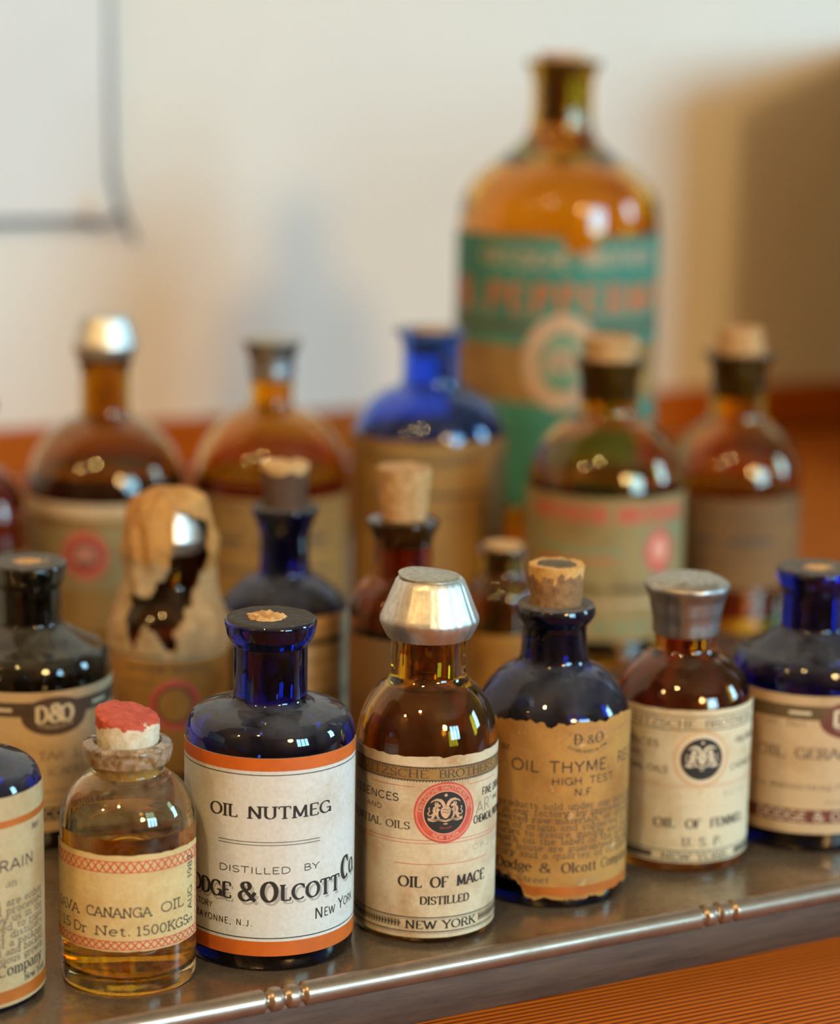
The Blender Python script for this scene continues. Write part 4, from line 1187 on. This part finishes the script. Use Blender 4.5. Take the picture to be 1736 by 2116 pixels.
patch(R + .12, -30, 30, 40.6, 42.2, .03).build('rule_band', 'tan_ring', lb)
p = Print(R, lb)
p.line(-8, -1, 35.6, 1.9, 'ink_soft'); p.line(2, 20, 35.6, 1.9, 'ink_soft'); p.line(-14, 20, 30.5, .2, 'ink_soft'); p.line(-14, 20, 29.6, .2, 'ink_soft')
p.text('DISTILLED BY', 4, 23.8, 1.5, 'sans', 'ink_soft', width=22); p.text('DODGE & OLCOTT CO.', 4, 17, 3.4, 'bold', 'ink_soft', width=46); p.finish()
# ---- slim amber bottle with a tall tapered cork
b = make_bottle('amber_bottle', -4.6, 672.0, 'slim dark amber bottle with a tall pale tapered cork, behind the aluminium cap', 'bottle',
                [(14.8, 0, 1.6), (15.2, 2, 1), *dome(15.2, 46, 8.4, 57), (8.5, 58.5, 1), (8.3, 68, 1), (9.4, 71, 1), (10.4, 72.6, .7), (10.3, 73.8, .5), (7, 74.3, .3), (6.4, 73.8)], 6.2, 'amber_red', sh=(57, 50, 13.6))
cork_plug(b, 6.4, 7.7, 74.2, 88.9, 'cork', .2, 17.0, chip=.3)
liquid(b, 13.7, 2.7, 44, 'brown_oil')
lb = patch(15.25, -22, 22, 4, 42).build('label', 'pap_dark', b)
# ---- little corked vial
b = make_bottle('amber_vial', 26.1, 735.0, 'tiny vial with a flush pale cork, between the aluminium cap and the thyme cork', 'bottle',
                [(10.9, 0, 1.4), (11.3, 2, 1), (11.4, 36, 4), (10.6, 39.6, 3), (7.6, 43.6, 1.5), (7.0, 45.5, .8), (7.2, 48.5, .6), (8.3, 49.8, .7), (8.4, 52.0, .6), (8.0, 52.8, .4), (6.3, 52.8, .2), (6.0, 52.4)], 5.9, 'amber', wall=1.3, base=2.4, sh=(45, 39, 10.0))
cork_plug(b, 5.9, 6.1, 52.6, 53.6, 'cork_pale', .12, 21.0)
lb = patch(11.45, -16, 16, 4, 27).build('label', 'pap_brown', b)

#==================================================================== BACK ROW
def big(R, hs, hn, hl, rn, rl, lipd=3.2):
    return [(R - .8, 0, 2), (R, 3, 1.5), *dome(R, hs - 2, rn, hn), (rn + .1, hn + 2.2, 1.5), (rn, hl - lipd - 4, 1), (rn + 1.0, hl - lipd, .8), (rl - .3, hl - 1.4, .8), (rl, hl - .4, .4), (rl - .8, hl, .4), (rn - 1.8, hl - .2, .3), (rn - 2.2, hl - .8)]
def big_bottle(name, x, y, label, R, hs, hn, hl, rn, rl, mat, lipd=3.2):
    return make_bottle(name, x, y, label, 'bottle', big(R, hs, hn, hl, rn, rl, lipd), rn - 2.0, mat, sh=(hn, hs + 6, R - 2.2), base=4)
# ---- tall peppermint bottle
b = make_bottle('amber_jug', 54.3, 990.0, 'tallest amber bottle with green and orange PEPPERMINT label, behind all the others', 'bottle',
                [(40.3, 0, 2), (41.2, 3, 1.5), (41.3, 128, 10), (39.6, 144.5, 9), (33.0, 153.0, 6), (21.5, 160.5, 8), (13.4, 168, 7), (12.2, 178, 4), (12.2, 188, 1.5), (13.0, 192.5, 1.5), (15.6, 196.4, 1), (15.8, 197.6, .5), (15, 198, .4), (10.4, 197.8, .3), (10, 197.2)], 10.0, 'amber_gold', sh=(160, 136, 38.8), base=4)
cork_plug(b, 9.6, 9.4, 197.6, 200.6, 'cork', .2, 31.0, deep=26)
R = 41.35
lb = patch(R, -62, 62, 22, 130.2, top=torn(.5, 2, .1, [(9, 7, -7)]), step=1.5).build('label', 'teal', b)
patch(R + .12, -62, 62, 64.5, 87.0, .03).build('tan_panel', 'pap_tan', lb)
patch(R + .12, -62, 62, 92.5, 96.0, .03).build('dark_stripe', 'olive', lb)
p = Print(R, lb)
p.text('FRITZSCHE', -33, 118.5, 6.0, 'sans_bold', 'tan_print', 'l', width=38); p.text('BROTHERS', 10, 119, 6.0, 'sans_bold', 'tan_print', 'l', width=36)
p.text('OIL', -36.5, 100.2, 11, 'bold', 'orange', 'r', width=20)
p.text('PEPPERMINT', -29.2, 100.4, 11.0, 'bold', 'orange', 'l', xs=.85, track=.28, width=100)
p.disc(3.0, 81.0, 0, 19.0, 'tan_print', .2, sx=.82); p.disc(3.0, 81.0, 11.5, 12.2, 'olive', .22, sx=.82); p.disc(3.0, 81.0, 0, 11.5, 'green_print', .21, sx=.82)
crest(p, 3.0, 81, 10, 'tan_print', .26)
p.finish()
# ---- amber bottle with aluminium cap at the left
b = big_bottle('amber_bottle', -110.7, 835.0, 'large amber bottle with aluminium cap and red seal, left end of the back row', 27.8, 50, 75, 98, 8.4, 10, 'amber', 3)
alu_cap(b, 96.2, 110.3, 11.3, 7.9, tab=False)
liquid(b, 25.7, 4.2, 57, 'brown_oil')
R = 27.85
lb = patch(R, -42, 42, 4, 48.6).build('label', 'pap_tan', b)
patch(R + .12, -42, 42, 43.8, 48.6, .03).build('pale_band', 'pap_peach', lb)
patch(R + .12, -42, 42, 19, 40, .03).build('cream_panel', 'pap_olive', lb)
p = Print(R, lb)
p.disc(-7.2, 31.0, 0, 8.2, 'red_seal', .17); p.disc(-7.2, 31.0, 0, 5.4, 'maroon', .18); crest(p, -7.2, 31.2, 4.8, 'seal_text', .22)
p.line(-40, 40, 41.8, .5, 'ink_soft'); p.finish()
# ---- amber bottle with flared lead capsule
b = big_bottle('amber_bottle', -53.5, 850.0, 'large amber bottle with flared grey lead capsule, second from the left in the back row', 27.7, 50, 77, 99, 7.5, 9.6, 'amber_gold', 3)
leadcapsule(b, [(7.7, 87.0), (7.9, 87.2, .2), (8.2, 90, .4), (8.0, 91.5, .4), (8.4, 95, .5), (9.6, 98.5, .6), (10.9, 100.6, .4), (10.6, 101.2, .4), (5, 101.6, 1), (0, 101.6)], 7, .12)
liquid(b, 25.6, 4.2, 53.5, 'dark_oil')
lb = patch(27.75, -42, 42, 4, 48.0, top=torn(.4, 3)).build('label', 'pap_tan', b)
p = Print(27.75, lb)
for k in range(3): p.line(-38, 38, 44.5 - k * 7, .5, 'ink_soft')
p.line(-24, -10, 33.5, 2.2, 'ink_soft'); p.line(-5, 22, 33.5, 2.2, 'ink_soft'); p.line(-26, 24, 23, 1.4, 'ink_soft'); p.finish()
# ---- blue bottle
b = big_bottle('cobalt_bottle', 2.9, 855.0, 'large bright blue bottle with a flush cork and tan label, middle of the back row', 27.5, 67, 85, 105.4, 10.2, 13.5, 'cobalt_clean', 3)
broken_cork(b, 7.6, 105.4, 'cork', 14.0, (0, 0), .4)
lb = patch(27.55, -43, 43, 5, 68.6, top=torn(.9, 5, .12)).build('label', 'pap_tan', b)
p = Print(27.55, lb)
p.curve([(-28, 63.6), (-18, 62.0), (-4, 61.4), (8, 62.0), (18, 63.2)], 2.2, 'olive', .17)
p.line(-22, 20, 50, 1.6, 'ink_soft'); p.line(-22, 22, 43, .5, 'ink_soft'); p.line(-14, 14, 15, 1.6, 'ink_soft'); p.finish()
# ---- red and green label
b = big_bottle('amber_bottle', 63.2, 811.0, 'amber bottle with wide cork and cream label lettered red and green', 26.9, 57, 82.5, 102.0, 9.9, 12.4, 'amber_gold', 3)
cork_plug(b, 8.6, 9.2, 101.8, 109.0, 'cork', .15, 41.0, deep=14)
liquid(b, 24.8, 4.2, 62.0, 'brown_oil')
R = 26.95
lb = patch(R, -40, 40, 10.2, 58.8).build('label', 'pap_olive', b)
p = Print(R, lb)
p.text('FRITZSCHE', -27.5, 50.8, 4.9, 'fat', 'red_ink', 'l', width=29); p.text('BROTHERS', 4.6, 50.8, 4.9, 'fat', 'red_ink', 'l', width=27)
for (u0, u1, z0, z1) in ((-31, -24, 40.5, 48.5), (4.0, 14.2, 41.0, 48.4), (24.5, 30, 41, 49.5)):
    p.poly([(u0, z0), ((u0 + u1) / 2, z0), (u1, z0), (u1, z1), ((u0 + u1) / 2, z1), (u0, z1)], 'green_print', .16)
p.curve([(-24, 41.8), (-14, 40.4), (-4, 39.8), (6, 40.6)], 1.3, 'green_print'); p.line(-24, 4, 37.0, 1.2, 'orange', 38.6)
p.disc(20.4, 40.4, 0, 7.6, 'red_seal', .17, sx=.82); p.disc(20.4, 40.4, 7.6, 8.3, 'green_print', .17, sx=.84)
p.disc(20.4, 41.0, 0, 4.2, 'seal_text', .19, sx=.8)
p.line(-8, -1, 28, 2.2, 'olive'); p.line(2, 20, 28, 2.2, 'olive'); p.line(-12, 18, 23, 1.0, 'tan_print')
for k in range(5): p.line(-16 + k * 7, -12.5 + k * 7, 15.2, 1.8, 'green_print')
p.finish()
# ---- amber bottle with crumbling cork at the right
b = big_bottle('amber_bottle', 113.7, 862.0, 'amber bottle with a crumbled cork and plain brown label, right end of the back row', 24.0, 51, 73.5, 98.2, 10.0, 13.6, 'amber_gold', 3)
cork_plug(b, 8.2, 7.6, 98.0, 106.6, 'cork', .6, 47.0, chip=4.5, deep=16)
lb = patch(24.05, -38, 38, 16, 48.6).build('label', 'pap_dark', b)
p = Print(24.05, lb)
for k in range(3): p.line(-30, 30, 45.5 - k * 2.6, .4, 'ink_soft')
p.line(-14, -6, 33.5, 2.2, 'ink_soft'); p.line(-2, 16, 33.5, 2.2, 'ink_soft'); p.line(-12, 20, 27, .5, 'ink_soft'); p.finish()
liquid(b, 21.9, 4.2, 50, 'dark_oil')
# ---- orange shoulder just entering at the left edge
b = make_bottle('amber_bottle', -152.0, 795.0, 'reddish amber bottle, only its shoulder showing at the left edge', 'bottle',
                [(19.8, 0, 1.8), (20.4, 2, 1), *dome(20.5, 40, 8.5, 64), (8.6, 66, 2), (8.4, 80, 1), (10.5, 83, .8), (10.4, 86, .5), (6.8, 86, .3), (6.4, 85.4)], 6.2, 'amber_red', sh=(65, 48, 18.6))
cork_plug(b, 6.4, 6.8, 86, 92, 'cork', .2, 51.0)
lb = patch(20.55, -28, 28, 4, 36).build('label', 'pap_brown', b)
